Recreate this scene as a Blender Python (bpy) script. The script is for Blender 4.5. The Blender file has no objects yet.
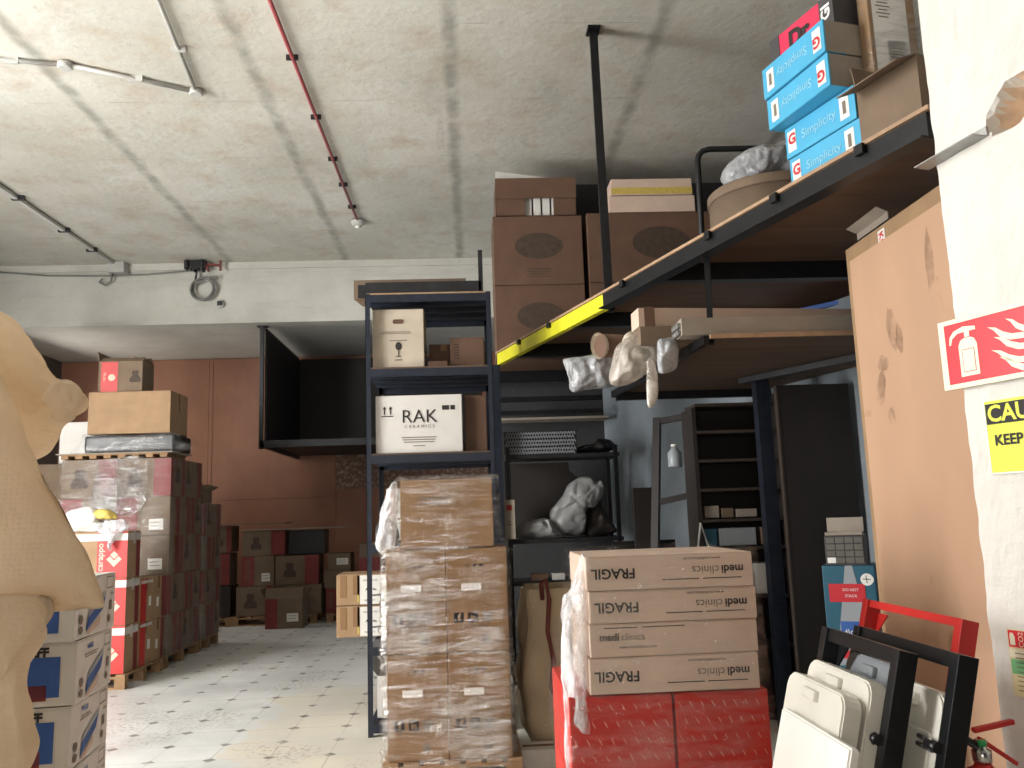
import bpy, bmesh, math, random
from mathutils import Vector, Matrix, noise
random.seed(7)
sc = bpy.context.scene
COL = sc.collection
# ------------------------------------------------------------------ camera
cd = bpy.data.cameras.new('camera'); cam = bpy.data.objects.new('camera', cd); COL.objects.link(cam)
cd.sensor_fit = 'HORIZONTAL'; cd.sensor_width = 36.0; cd.lens = 36.0 * 850 / 1024; cd.clip_start = 0.05
cam.matrix_world = Matrix(((0.99835972, 0.02593784, -0.05104014, 0.0), (-0.04644295, -0.15442281, -0.98691269, 0.0),
                           (-0.03348015, 0.98766433, -0.15296488, 1.55), (0, 0, 0, 1)))
sc.camera = cam
# ------------------------------------------------------------------ world, lights, exposure
w = bpy.data.worlds.new('world'); sc.world = w; w.use_nodes = True
bg = w.node_tree.nodes['Background']; bg.inputs['Color'].default_value = (0.75, 0.85, 1.0, 1); bg.inputs['Strength'].default_value = 0.4
sc.view_settings.view_transform = 'Standard'; sc.view_settings.look = 'None'; sc.view_settings.gamma = 1.0
sc.view_settings.use_curve_mapping = False; sc.view_settings.exposure = -0.12
def area(name, loc, target, sx, sy, power, color):
    l = bpy.data.lights.new(name, 'AREA'); l.shape = 'RECTANGLE'; l.size = sx; l.size_y = sy; l.energy = power; l.color = color
    o = bpy.data.objects.new(name, l); COL.objects.link(o); o.location = loc
    o.rotation_euler = (Vector(target) - Vector(loc)).to_track_quat('-Z', 'Z').to_euler()
    return o
area('daylight_loading_door', (-6.9, 3.8, 2.4), (-0.6, 5.7, 0.5), 5.6, 1.9, 1080, (1.0, 0.98, 0.95))     # open shutter in the left wall
area('daylight_rear_door', (-1.0, -2.9, 2.0), (-0.1, 6.0, 1.6), 1.8, 2.0, 56, (1.0, 0.86, 0.70))     # shutter behind the photographer
area('daylight_far_window', (-7.0, 13.4, 3.0), (-2.5, 13.0, 1.8), 1.6, 1.2, 60, (1.0, 0.95, 0.86))

def S(r, g, b):
    f = lambda c: (c / 255 / 12.92) if c / 255 <= 0.04045 else ((c / 255 + 0.055) / 1.055) ** 2.4
    return (f(r), f(g), f(b), 1)
# ------------------------------------------------------------------ materials
MAT = {}
def mat(name, col, rough=0.6, metal=0.0, var=0.12, scale=6.0, bump=0.0, bscale=40.0, spec=0.5, stretch=(1, 1, 1)):
    m = bpy.data.materials.new(name); m.use_nodes = True; nt = m.node_tree; b = nt.nodes['Principled BSDF']
    b.inputs['Roughness'].default_value = rough; b.inputs['Metallic'].default_value = metal
    b.inputs['Specular IOR Level'].default_value = spec
    tc = nt.nodes.new('ShaderNodeTexCoord'); mp = nt.nodes.new('ShaderNodeMapping'); mp.inputs['Scale'].default_value = stretch
    nt.links.new(tc.outputs['Object'], mp.inputs['Vector'])
    n = nt.nodes.new('ShaderNodeTexNoise'); n.inputs['Scale'].default_value = scale; n.inputs['Detail'].default_value = 6
    nt.links.new(mp.outputs['Vector'], n.inputs['Vector'])
    r = nt.nodes.new('ShaderNodeValToRGB'); r.color_ramp.elements[0].position = 0.3; r.color_ramp.elements[1].position = 0.72
    r.color_ramp.elements[0].color = tuple(c * (1 - var) for c in col[:3]) + (1,)
    r.color_ramp.elements[1].color = tuple(min(1, c * (1 + var)) for c in col[:3]) + (1,)
    nt.links.new(n.outputs['Fac'], r.inputs['Fac']); nt.links.new(r.outputs['Color'], b.inputs['Base Color'])
    if bump:
        n2 = nt.nodes.new('ShaderNodeTexNoise'); n2.inputs['Scale'].default_value = bscale; n2.inputs['Detail'].default_value = 4
        nt.links.new(mp.outputs['Vector'], n2.inputs['Vector'])
        bp = nt.nodes.new('ShaderNodeBump'); bp.inputs['Strength'].default_value = bump; bp.inputs['Distance'].default_value = 0.02
        nt.links.new(n2.outputs['Fac'], bp.inputs['Height']); nt.links.new(bp.outputs['Normal'], b.inputs['Normal'])
    MAT[name] = m; return m
mat('card', S(156, 126, 94), 0.75, bump=0.08, bscale=8)
mat('card_gold', S(142, 110, 76), 0.7)
mat('card_brown', S(98, 72, 56), 0.75)
mat('card_dull', S(116, 98, 80), 0.8)
mat('card_pink', S(206, 182, 164), 0.6, var=0.06)
mat('card_cream', S(192, 180, 162), 0.7)
mat('card_white', S(215, 212, 206), 0.65, var=0.05)
mat('card_grey', S(150, 140, 128), 0.75)
mat('card_inside', S(110, 84, 60), 0.85)
mat('red', S(186, 38, 34), 0.45, var=0.08)
mat('red_dark', S(120, 42, 40), 0.6)
mat('red_card', S(196, 45, 34), 0.5, var=0.05)
mat('blue', S(70, 165, 205), 0.5, var=0.05)
mat('ink', S(38, 34, 32), 0.7, var=0.02)
mat('ink_soft', S(120, 108, 96), 0.7, var=0.02)
mat('ink_brown', S(70, 55, 44), 0.7, var=0.25, scale=20)
mat('ink_red', S(190, 40, 50), 0.6, var=0.02)
mat('ink_blue', S(46, 88, 158), 0.6, var=0.1)
mat('ink_lblue', S(150, 205, 225), 0.6, var=0.02)
mat('white', S(232, 230, 226), 0.55, var=0.03)
mat('paper', S(225, 222, 215), 0.6, var=0.04)
mat('tape', S(136, 104, 74), 0.25, var=0.05)
mat('tape_clear', S(205, 200, 195), 0.25, var=0.15)
mat('yellow', S(220, 215, 40), 0.5, var=0.08)
mat('yellow_tape', S(200, 175, 90), 0.4, var=0.15, scale=30)
mat('steel_navy', S(40, 46, 58), 0.42, 0.3, var=0.25, scale=12)
mat('steel_black', S(30, 31, 34), 0.35, 0.4, var=0.3, scale=10)
mat('steel_dull', S(46, 46, 48), 0.5, 0.4, var=0.3, scale=10)
mat('galvanised', S(150, 150, 148), 0.4, 0.7, var=0.15, scale=20)
mat('chrome', S(190, 190, 190), 0.2, 0.95)
mat('plastic_black', S(26, 26, 28), 0.35)
mat('plastic_white', S(225, 222, 212), 0.35, var=0.03)
mat('plastic_grey', S(150, 155, 160), 0.35, var=0.05)
mat('foam_white', S(238, 236, 230), 0.7, var=0.02)
mat('pipe_white', S(184, 183, 178), 0.4, var=0.06)
mat('pipe_red', S(166, 82, 84), 0.45, var=0.1)
mat('cable_grey', S(120, 120, 116), 0.5)
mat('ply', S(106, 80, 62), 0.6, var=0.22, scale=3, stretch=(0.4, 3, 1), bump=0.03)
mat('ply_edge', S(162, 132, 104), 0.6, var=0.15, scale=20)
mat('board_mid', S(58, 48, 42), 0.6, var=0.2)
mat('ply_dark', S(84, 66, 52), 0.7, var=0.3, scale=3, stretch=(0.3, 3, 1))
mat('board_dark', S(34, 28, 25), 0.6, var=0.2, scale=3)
mat('board_tan', S(186, 150, 122), 0.6, var=0.10, scale=1.6, stretch=(1, 1, 0.5))
mat('wood_pallet', S(150, 118, 84), 0.8, var=0.25, scale=6, stretch=(1, 6, 1))
mat('brick', S(226, 202, 178), 0.9, var=0.2, scale=12, bump=0.6, bscale=30)
mat('bag_fabric', S(198, 180, 152), 0.85, var=0.08, bump=0.3, bscale=60)
mat('strap_red', S(116, 58, 52), 0.7)
mat('bag_grey', S(150, 150, 150), 0.35, var=0.12, scale=5, bump=0.35, bscale=9)
mat('bag_silver', S(160, 162, 165), 0.2, var=0.25, scale=9, bump=0.9, bscale=22)
mat('poly_clear', S(190, 186, 175), 0.2, var=0.2, scale=9, bump=0.5, bscale=16)
mat('sign_red', S(220, 30, 45), 0.4, var=0.02)
mat('sign_cream', S(238, 232, 205), 0.45, var=0.02)
mat('sign_yellow', S(226, 228, 50), 0.4, var=0.02)
mat('sign_green', S(120, 190, 130), 0.5, var=0.02)
mat('sign_tan', S(230, 215, 170), 0.5, var=0.02)
mat('magenta', S(205, 40, 80), 0.5, var=0.03)
mat('charcoal', S(64, 62, 64), 0.6)
mat('drawer_grey', S(96, 94, 88), 0.4)
mat('teal', S(40, 90, 110), 0.5, var=0.1)
mat('green_plastic', S(40, 150, 80), 0.4)

def nodes(m):
    return m.node_tree, m.node_tree.nodes, m.node_tree.links
def base(name, rough=0.8):
    m = bpy.data.materials.new(name); m.use_nodes = True; MAT[name] = m
    nt, N, L = nodes(m); b = N['Principled BSDF']; b.inputs['Roughness'].default_value = rough
    return m, N, L, b
def NN(N, t, **k):
    n = N.new(t)
    for a, v in k.items(): setattr(n, a, v)
    return n
def mathn(N, L, op, a, b=None):
    n = N.new('ShaderNodeMath'); n.operation = op
    for i, v in enumerate((a, b)):
        if v is None: continue
        if isinstance(v, (int, float)): n.inputs[i].default_value = v
        else: L.new(v, n.inputs[i])
    return n.outputs[0]
def mix(N, L, fac, a, b):
    n = N.new('ShaderNodeMix'); n.data_type = 'RGBA'
    for i, v in ((0, fac), (6, a), (7, b)):
        if isinstance(v, (int, float)): n.inputs[i].default_value = v
        elif isinstance(v, tuple): n.inputs[i].default_value = v
        else: L.new(v, n.inputs[i])
    return n.outputs[2]
def tex(N, L, co, scale, detail=6, rough=0.5, stretch=None, dist=0.0):
    if stretch:
        mp = N.new('ShaderNodeMapping'); mp.inputs['Scale'].default_value = stretch; L.new(co, mp.inputs['Vector']); co = mp.outputs['Vector']
    n = N.new('ShaderNodeTexNoise'); n.inputs['Scale'].default_value = scale; n.inputs['Detail'].default_value = detail
    n.inputs['Roughness'].default_value = rough; n.inputs['Distortion'].default_value = dist
    L.new(co, n.inputs['Vector']); return n.outputs['Fac']
def ramp(N, L, f, p0, p1, c0=(0, 0, 0, 1), c1=(1, 1, 1, 1)):
    r = N.new('ShaderNodeValToRGB'); e = r.color_ramp.elements
    e[0].position = p0; e[1].position = p1; e[0].color = c0; e[1].color = c1
    L.new(f, r.inputs['Fac']); return r.outputs['Color']
def bump(N, L, b, h, strength, dist=0.02):
    bp = N.new('ShaderNodeBump'); bp.inputs['Strength'].default_value = strength; bp.inputs['Distance'].default_value = dist
    L.new(h, bp.inputs['Height']); L.new(bp.outputs['Normal'], b.inputs['Normal'])

# concrete slab ceiling: board joints every 1.67 m, stains, old marks
m, N, L, b = base('concrete_ceiling', 0.85)
co = NN(N, 'ShaderNodeTexCoord').outputs['Object']; sx = NN(N, 'ShaderNodeSeparateXYZ'); L.new(co, sx.inputs[0])
n1 = tex(N, L, co, 0.55, 8, 0.6); n2 = tex(N, L, co, 2.6, 10, 0.65); n3 = tex(N, L, co, 14, 6, 0.6)
c = mix(N, L, ramp(N, L, n1, 0.35, 0.66), S(190, 188, 176), S(212, 210, 200))
c = mix(N, L, mathn(N, L, 'MULTIPLY', ramp(N, L, n2, 0.50, 0.70), 0.5), c, S(176, 152, 126))
c = mix(N, L, mathn(N, L, 'MULTIPLY', ramp(N, L, tex(N, L, co, 1.1, 9, 0.7, None, 1.2), 0.55, 0.64), 0.28), c, S(222, 224, 222))
c = mix(N, L, mathn(N, L, 'MULTIPLY', ramp(N, L, tex(N, L, co, 0.9, 9, 0.75, (1.3, .6, 1), 0.8), 0.54, 0.72), 0.3), c, S(128, 126, 118))
c = mix(N, L, mathn(N, L, 'MULTIPLY', ramp(N, L, n3, 0.58, 0.8), 0.35), c, S(120, 116, 108))
wob = mathn(N, L, 'MULTIPLY', mathn(N, L, 'SUBTRACT', tex(N, L, co, 3.0, 5), 0.5), 0.10)
u = mathn(N, L, 'FRACT', mathn(N, L, 'ADD', mathn(N, L, 'DIVIDE', mathn(N, L, 'ADD', mathn(N, L, 'ADD', sx.outputs[0], 0.08), wob), 1.67), 0.5))
d = mathn(N, L, 'MULTIPLY', mathn(N, L, 'ABSOLUTE', mathn(N, L, 'SUBTRACT', u, 0.5)), 1.67)
j = ramp(N, L, d, 0.02, 0.085, (1, 1, 1, 1), (0, 0, 0, 1))
jm = mathn(N, L, 'MULTIPLY', mathn(N, L, 'MULTIPLY', j, ramp(N, L, tex(N, L, co, 5, 5), 0.2, 0.6)), 0.75)
c = mix(N, L, jm, c, S(140, 138, 128))
# faint cross board marks
v = mathn(N, L, 'FRACT', mathn(N, L, 'DIVIDE', sx.outputs[1], 1.22))
k = mathn(N, L, 'MULTIPLY', mathn(N, L, 'LESS_THAN', v, 0.010), mathn(N, L, 'MULTIPLY', ramp(N, L, tex(N, L, co, 1.7, 3), 0.5, 0.6), 0.4))
c = mix(N, L, k, c, S(120, 117, 110))
L.new(c, b.inputs['Base Color']); bump(N, L, b, n3, 0.25)
# painted beam
m, N, L, b = base('plaster_beam', 0.85)
co = NN(N, 'ShaderNodeTexCoord').outputs['Object']
n1 = tex(N, L, co, 1.2, 8, 0.65); n3 = tex(N, L, co, 16, 6, 0.7); n4 = tex(N, L, co, 7, 5, 0.6, (0.12, 1, 1))
c = mix(N, L, ramp(N, L, n1, 0.4, 0.7), S(205, 203, 195), S(186, 184, 175))
c = mix(N, L, mathn(N, L, 'MULTIPLY', ramp(N, L, n4, 0.55, 0.75), 0.3), c, S(150, 148, 140))
c = mix(N, L, ramp(N, L, n3, 0.66, 0.72), c, S(140, 134, 124))
L.new(c, b.inputs['Base Color']); bump(N, L, b, n3, 0.3)
# orange-brown hardboard cladding of the back wall
m, N, L, b = base('hardboard_wall', 0.55)
co = NN(N, 'ShaderNodeTexCoord').outputs['Object']
n1 = tex(N, L, co, 0.8, 6, 0.6); n2 = tex(N, L, co, 5, 6, 0.6, (1, 1, 0.2)); n3 = tex(N, L, co, 30, 3, 0.6)
c = mix(N, L, ramp(N, L, n1, 0.35, 0.65), S(134, 90, 68), S(158, 108, 82))
c = mix(N, L, mathn(N, L, 'MULTIPLY', ramp(N, L, n2, 0.5, 0.75), 0.4), c, S(140, 82, 58))
c = mix(N, L, mathn(N, L, 'MULTIPLY', ramp(N, L, n3, 0.74, 0.78), 0.7), c, S(205, 180, 160))
L.new(c, b.inputs['Base Color'])
m, N, L, b = base('plaster_speckled', 0.8)
co = NN(N, 'ShaderNodeTexCoord').outputs['Object']
c = mix(N, L, ramp(N, L, tex(N, L, co, 14, 6, 0.7), 0.5, 0.7), S(120, 88, 72), S(196, 186, 174)); L.new(c, b.inputs['Base Color'])
# wall plaster; unseen walls take the darker tones to cut bounced light
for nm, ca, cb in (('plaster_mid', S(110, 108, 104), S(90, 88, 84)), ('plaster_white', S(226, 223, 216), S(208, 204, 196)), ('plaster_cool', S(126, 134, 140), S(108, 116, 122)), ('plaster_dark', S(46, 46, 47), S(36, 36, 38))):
    m, N, L, b = base(nm, 0.8)
    co = NN(N, 'ShaderNodeTexCoord').outputs['Object']
    n1 = tex(N, L, co, 1.5, 8, 0.65); n3 = tex(N, L, co, 18, 6, 0.7)
    c = mix(N, L, ramp(N, L, n1, 0.45, 0.75), ca, cb)
    c = mix(N, L, mathn(N, L, 'MULTIPLY', ramp(N, L, n3, 0.68, 0.74), 0.35), c, S(160, 140, 118))
    L.new(c, b.inputs['Base Color']); bump(N, L, b, n3, 0.3)
# floor: octagon-and-dot tiles under worn white paint, cream where the paint has gone
m, N, L, b = base('floor_tiles', 0.5)
co = NN(N, 'ShaderNodeTexCoord').outputs['Object']; sx = NN(N, 'ShaderNodeSeparateXYZ'); L.new(co, sx.inputs[0])
def cell(o, off): return mathn(N, L, 'ABSOLUTE', mathn(N, L, 'SUBTRACT', mathn(N, L, 'FRACT', mathn(N, L, 'ADD', mathn(N, L, 'DIVIDE', mathn(N, L, 'ADD', o, off), 0.4), 0.5)), 0.5))
ax, ay = cell(sx.outputs[0], 0.2), cell(sx.outputs[1], 0.3)
dia = mathn(N, L, 'LESS_THAN', mathn(N, L, 'ADD', ax, ay), 0.12)
lin = mathn(N, L, 'LESS_THAN', mathn(N, L, 'MINIMUM', ax, ay), 0.012)
n1 = tex(N, L, co, 1.4, 8, 0.65); n2 = tex(N, L, co, 9, 6, 0.7); n3 = tex(N, L, co, 26, 4, 0.7)
white = mix(N, L, ramp(N, L, n1, 0.35, 0.7), S(206, 208, 206), S(232, 233, 231))
edge = mathn(N, L, 'ADD', mathn(N, L, 'ADD', sx.outputs[0], 1.72), mathn(N, L, 'MULTIPLY', mathn(N, L, 'SUBTRACT', n1, 0.5), 1.3))
ymask = mathn(N, L, 'MULTIPLY', ramp(N, L, edge, 0.0, 0.06), ramp(N, L, mathn(N, L, 'DIVIDE', mathn(N, L, 'ADD', sx.outputs[1], n1), 10.0), 0.86, 0.94, (1, 1, 1, 1), (0, 0, 0, 1)))
cream = mix(N, L, ramp(N, L, n1, 0.4, 0.65), S(216, 212, 202), S(220, 214, 198))
c = mix(N, L, ymask, white, cream)
c = mix(N, L, mathn(N, L, 'MULTIPLY', dia, mathn(N, L, 'MULTIPLY', ramp(N, L, n2, 0.35, 0.5), 0.8)), c, S(96, 90, 84))
c = mix(N, L, mathn(N, L, 'MULTIPLY', lin, mathn(N, L, 'MULTIPLY', ramp(N, L, n1, 0.4, 0.6), 0.45)), c, S(130, 124, 114))
pe = mathn(N, L, 'MULTIPLY', ramp(N, L, tex(N, L, co, 0.9, 3), 0.52, 0.60), ramp(N, L, n3, 0.52, 0.6))
c = mix(N, L, mathn(N, L, 'MULTIPLY', pe, 0.6), c, S(140, 112, 92))
L.new(c, b.inputs['Base Color']); L.new(ramp(N, L, n1, 0.3, 0.7, (0.30, 0.30, 0.30, 1), (0.55, 0.55, 0.55, 1)), b.inputs['Roughness']); bump(N, L, b, n2, 0.12)
# stretch film
def film_mat(name, amin, amax, stretch, col=(0.9, 0.9, 0.9, 1), rough=0.13, bs=1.0, dif=0.25):
    m = bpy.data.materials.new(name); m.use_nodes = True; MAT[name] = m
    nt, N, L = nodes(m); N.remove(N['Principled BSDF'])
    co = NN(N, 'ShaderNodeTexCoord').outputs['Object']
    f1 = tex(N, L, co, 9, 6, 0.65, stretch, 0.6); f2 = tex(N, L, co, 2.2, 3, 0.5)
    a = ramp(N, L, mathn(N, L, 'ADD', mathn(N, L, 'MULTIPLY', f1, 0.6), mathn(N, L, 'MULTIPLY', f2, 0.4)), 0.46, 0.64, (amin,) * 3 + (1,), (amax,) * 3 + (1,))
    bp = NN(N, 'ShaderNodeBump'); bp.inputs['Strength'].default_value = bs; bp.inputs['Distance'].default_value = 0.03; L.new(f1, bp.inputs['Height'])
    tr = NN(N, 'ShaderNodeBsdfTransparent'); gl = NN(N, 'ShaderNodeBsdfGlossy'); gl.inputs['Roughness'].default_value = rough; L.new(bp.outputs[0], gl.inputs['Normal'])
    df = NN(N, 'ShaderNodeBsdfDiffuse'); df.inputs['Color'].default_value = col
    m1 = NN(N, 'ShaderNodeMixShader'); m1.inputs[0].default_value = dif; L.new(gl.outputs[0], m1.inputs[1]); L.new(df.outputs[0], m1.inputs[2])
    m2 = NN(N, 'ShaderNodeMixShader'); L.new(a, m2.inputs[0]); L.new(tr.outputs[0], m2.inputs[1]); L.new(m1.outputs[0], m2.inputs[2])
    L.new(m2.outputs[0], N['Material Output'].inputs[0])
film_mat('film', 0.03, 0.62, (0.5, 0.5, 4), rough=0.10, dif=0.04)
film_mat('film_light', 0.01, 0.22, (0.5, 0.5, 3), dif=0.08)
film_mat('film_dense', 0.35, 0.95, (2.5, 2.5, 0.7), (0.86, 0.87, 0.9, 1), 0.2, 1.0, 0.7)
film_mat('film_dark', 0.05, 0.26, (0.6, 0.6, 2), (0.40, 0.38, 0.36, 1), 0.2, 1.0, 0.2)
film_mat('poly_clear', 0.5, 0.98, (1, 1, 1), (0.55, 0.49, 0.42, 1), 0.15, 1.0, 0.75)
# bubble wrap
m, N, L, b = base('bubble_wrap', 0.35)
co = NN(N, 'ShaderNodeTexCoord').outputs['Object']
vo = NN(N, 'ShaderNodeTexVoronoi'); vo.inputs['Scale'].default_value = 105; vo.inputs['Randomness'].default_value = 0.35; L.new(co, vo.inputs['Vector'])
c = mix(N, L, ramp(N, L, tex(N, L, co, 4, 5), 0.35, 0.7), S(228, 208, 180), S(246, 232, 210))
L.new(c, b.inputs['Base Color']); bump(N, L, b, mathn(N, L, 'SUBTRACT', 1.0, vo.outputs['Distance']), 0.7, 0.004)
tr = NN(N, 'ShaderNodeBsdfTranslucent'); L.new(c, tr.inputs['Color'])
ms = NN(N, 'ShaderNodeMixShader'); ms.inputs[0].default_value = 0.5
L.new(b.outputs[0], ms.inputs[1]); L.new(tr.outputs[0], ms.inputs[2]); L.new(ms.outputs[0], N['Material Output'].inputs[0])

# ------------------------------------------------------------------ geometry helpers
class G:
    """collects shapes, builds ONE mesh object"""
    def __init__(s): s.bm = bmesh.new(); s.mi = 0
    def box(s, x0, x1, y0, y1, z0, z1, bev=0.0, M=None):
        r = bmesh.ops.create_cube(s.bm, size=1.0); vs = r['verts']
        for v in vs: v.co = Vector((x0 + (v.co.x + .5) * (x1 - x0), y0 + (v.co.y + .5) * (y1 - y0), z0 + (v.co.z + .5) * (z1 - z0)))
        fs = set(f for v in vs for f in v.link_faces)
        if bev:
            es = list(set(e for v in vs for e in v.link_edges))
            rr = bmesh.ops.bevel(s.bm, geom=es, offset=bev, segments=2, affect='EDGES', profile=0.6)
            vs = list(set(v for f in rr['faces'] for v in f.verts) | set(v for v in vs if v.is_valid))
        if M is not None:
            for v in vs: v.co = M @ v.co
        for v in vs:
            for f in v.link_faces: f.material_index = s.mi
        return s
    def tube(s, pts, r, n=8, cap=True, rs=None):
        pts = [Vector(p) for p in pts]; rings = []
        up = Vector((0, 0, 1))
        for i, p in enumerate(pts):
            t = (pts[min(i + 1, len(pts) - 1)] - pts[max(i - 1, 0)]).normalized()
            a = t.cross(up)
            if a.length < 1e-3: a = t.cross(Vector((0, 1, 0)))
            a.normalize(); bb = a.cross(t)
            if rings and a.dot(pa) < 0: a = -a; bb = -bb
            pa = a; rr = rs[i] if rs else r
            rings.append([s.bm.verts.new(p + (a * math.cos(k * 2 * math.pi / n) + bb * math.sin(k * 2 * math.pi / n)) * rr) for k in range(n)])
        for i in range(len(rings) - 1):
            for k in range(n):
                f = s.bm.faces.new((rings[i][k], rings[i][(k + 1) % n], rings[i + 1][(k + 1) % n], rings[i + 1][k])); f.smooth = n > 6; f.material_index = s.mi
        if cap:
            for rg in (rings[0][::-1], rings[-1]):
                f = s.bm.faces.new(rg); f.material_index = s.mi
        return s
    def bar(s, p, q, a, b2=None):
        """square bar of side a from p to q"""
        b2 = b2 or a; p = Vector(p); q = Vector(q); t = (q - p).normalized(); up = Vector((0, 0, 1))
        x = t.cross(up); x = Vector((1, 0, 0)) if x.length < 1e-3 else x.normalized(); y = x.cross(t)
        vs = [[s.bm.verts.new(o + x * (i * a / 2) + y * (j * b2 / 2)) for i, j in ((-1, -1), (1, -1), (1, 1), (-1, 1))] for o in (p, q)]
        for k in range(4): s.bm.faces.new((vs[0][k], vs[0][(k + 1) % 4], vs[1][(k + 1) % 4], vs[1][k]))
        s.bm.faces.new(vs[0][::-1]); s.bm.faces.new(vs[1]); return s
    def lathe(s, prof, n=24, o=(0, 0, 0)):
        rings = [[s.bm.verts.new((o[0] + r * math.cos(2 * math.pi * k / n), o[1] + r * math.sin(2 * math.pi * k / n), o[2] + z)) for k in range(n)] for r, z in prof]
        for i in range(len(rings) - 1):
            for k in range(n):
                f = s.bm.faces.new((rings[i][k], rings[i][(k + 1) % n], rings[i + 1][(k + 1) % n], rings[i + 1][k])); f.smooth = True
        s.bm.faces.new(rings[0][::-1]); s.bm.faces.new(rings[-1]); return s
    def prism(s, poly, z0, z1):
        a = [s.bm.verts.new((x, y, z0)) for x, y in poly]; c = [s.bm.verts.new((x, y, z1)) for x, y in poly]
        n = len(poly)
        s.bm.faces.new(a[::-1]); s.bm.faces.new(c)
        for k in range(n): s.bm.faces.new((a[k], a[(k + 1) % n], c[(k + 1) % n], c[k]))
        return s
    def flat(s, poly, M=None):
        vs = [s.bm.verts.new(M @ Vector((x, y, 0)) if M else (x, y, 0)) for x, y in poly]
        s.bm.faces.new(vs); return s
    def build(s, name, m=None, parent=None, loc=None, rz=0.0, smooth=False):
        bmesh.ops.recalc_face_normals(s.bm, faces=s.bm.faces)
        me = bpy.data.meshes.new(name); s.bm.to_mesh(me); s.bm.free()
        ml = m if isinstance(m, (list, tuple)) else [m]
        for x in ml: me.materials.append(MAT[x])
        if smooth:
            for p in me.polygons: p.use_smooth = True
        o = bpy.data.objects.new(name, me); COL.objects.link(o)
        if parent: o.parent = parent
        if loc is not None: o.location = loc
        o.rotation_euler.z = rz
        return o
def tag(o, label, cat, group=None):
    o['label'] = label; o['category'] = cat
    if group: o['group'] = group
    return o
def thing(name, label, cat, loc=(0, 0, 0), rz=0.0, group=None):
    o = bpy.data.objects.new(name, None); COL.objects.link(o); o.location = loc; o.rotation_euler = (0, 0, rz); o.empty_display_size = 0.1
    return tag(o, label, cat, group)
def struct(o, kind='structure'): o['kind'] = kind; return o
_tc = {}
def text_mesh(txt, size, bold=0.0, align='CENTER'):
    key = (txt, size, bold, align)
    if key in _tc: return _tc[key]
    c = bpy.data.curves.new('lettering', 'FONT'); c.body = txt; c.size = size; c.align_x = align; c.align_y = 'CENTER'; c.offset = bold; c.resolution_u = 3
    o = bpy.data.objects.new('lettering', c); COL.objects.link(o)
    me = bpy.data.meshes.new_from_object(o.evaluated_get(bpy.context.evaluated_depsgraph_get()))
    bpy.data.objects.remove(o); bpy.data.curves.remove(c); _tc[key] = me; return me
def lettering(txt, size, parent, M, m='ink', bold=0.0, align='CENTER', name='lettering'):
    src = text_mesh(txt, size, bold, align); me = src.copy(); me.materials.clear(); me.materials.append(MAT[m])
    o = bpy.data.objects.new(name, me); COL.objects.link(o); o.parent = parent; o.matrix_local = M; return o
def fbasis(size, face, off=0.002):
    w, d, h = size
    o, u, v, n = {'F': ((0, 0, 0), (1, 0, 0), (0, 0, 1), (0, -1, 0)), 'R': ((w, 0, 0), (0, 1, 0), (0, 0, 1), (1, 0, 0)),
                  'L': ((0, d, 0), (0, -1, 0), (0, 0, 1), (-1, 0, 0)), 'T': ((0, 0, h), (1, 0, 0), (0, 1, 0), (0, 0, 1)),
                  'U': ((0, d, 0), (1, 0, 0), (0, -1, 0), (0, 0, -1))}[face]
    o, u, v, n = map(Vector, (o, u, v, n)); W = {'F': w, 'R': d, 'L': d, 'T': w, 'U': w}[face]; H = {'T': d, 'U': d}.get(face, h)
    o = o + n * off
    return Matrix(((u.x, v.x, n.x, o.x), (u.y, v.y, n.y, o.y), (u.z, v.z, n.z, o.z), (0, 0, 0, 1))), W, H
def ell(cx, cy, rx, ry, n=24, a0=0, sharp=0.0):
    return [(cx + rx * math.cos(t) * (1 + (sharp if math.cos(t) > .9 else 0)), cy + ry * math.sin(t)) for t in [2 * math.pi * k / n for k in range(n)]]
def jar(cx, cy, s):  # dark printed figure, pear over base
    pts = [(-.5, -.5), (.5, -.5), (.55, -.25), (.42, -.05), (.25, .08), (.33, .3), (.25, .5), (-.25, .5), (-.33, .3), (-.25, .08), (-.42, -.05), (-.55, -.25)]
    return [(cx + x * s, cy + y * s * 1.15) for x, y in pts]
ARW = [(-.06, -.5), (.06, -.5), (.06, .15), (.2, .15), (0, .5), (-.2, .15), (-.06, .15)]
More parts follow.
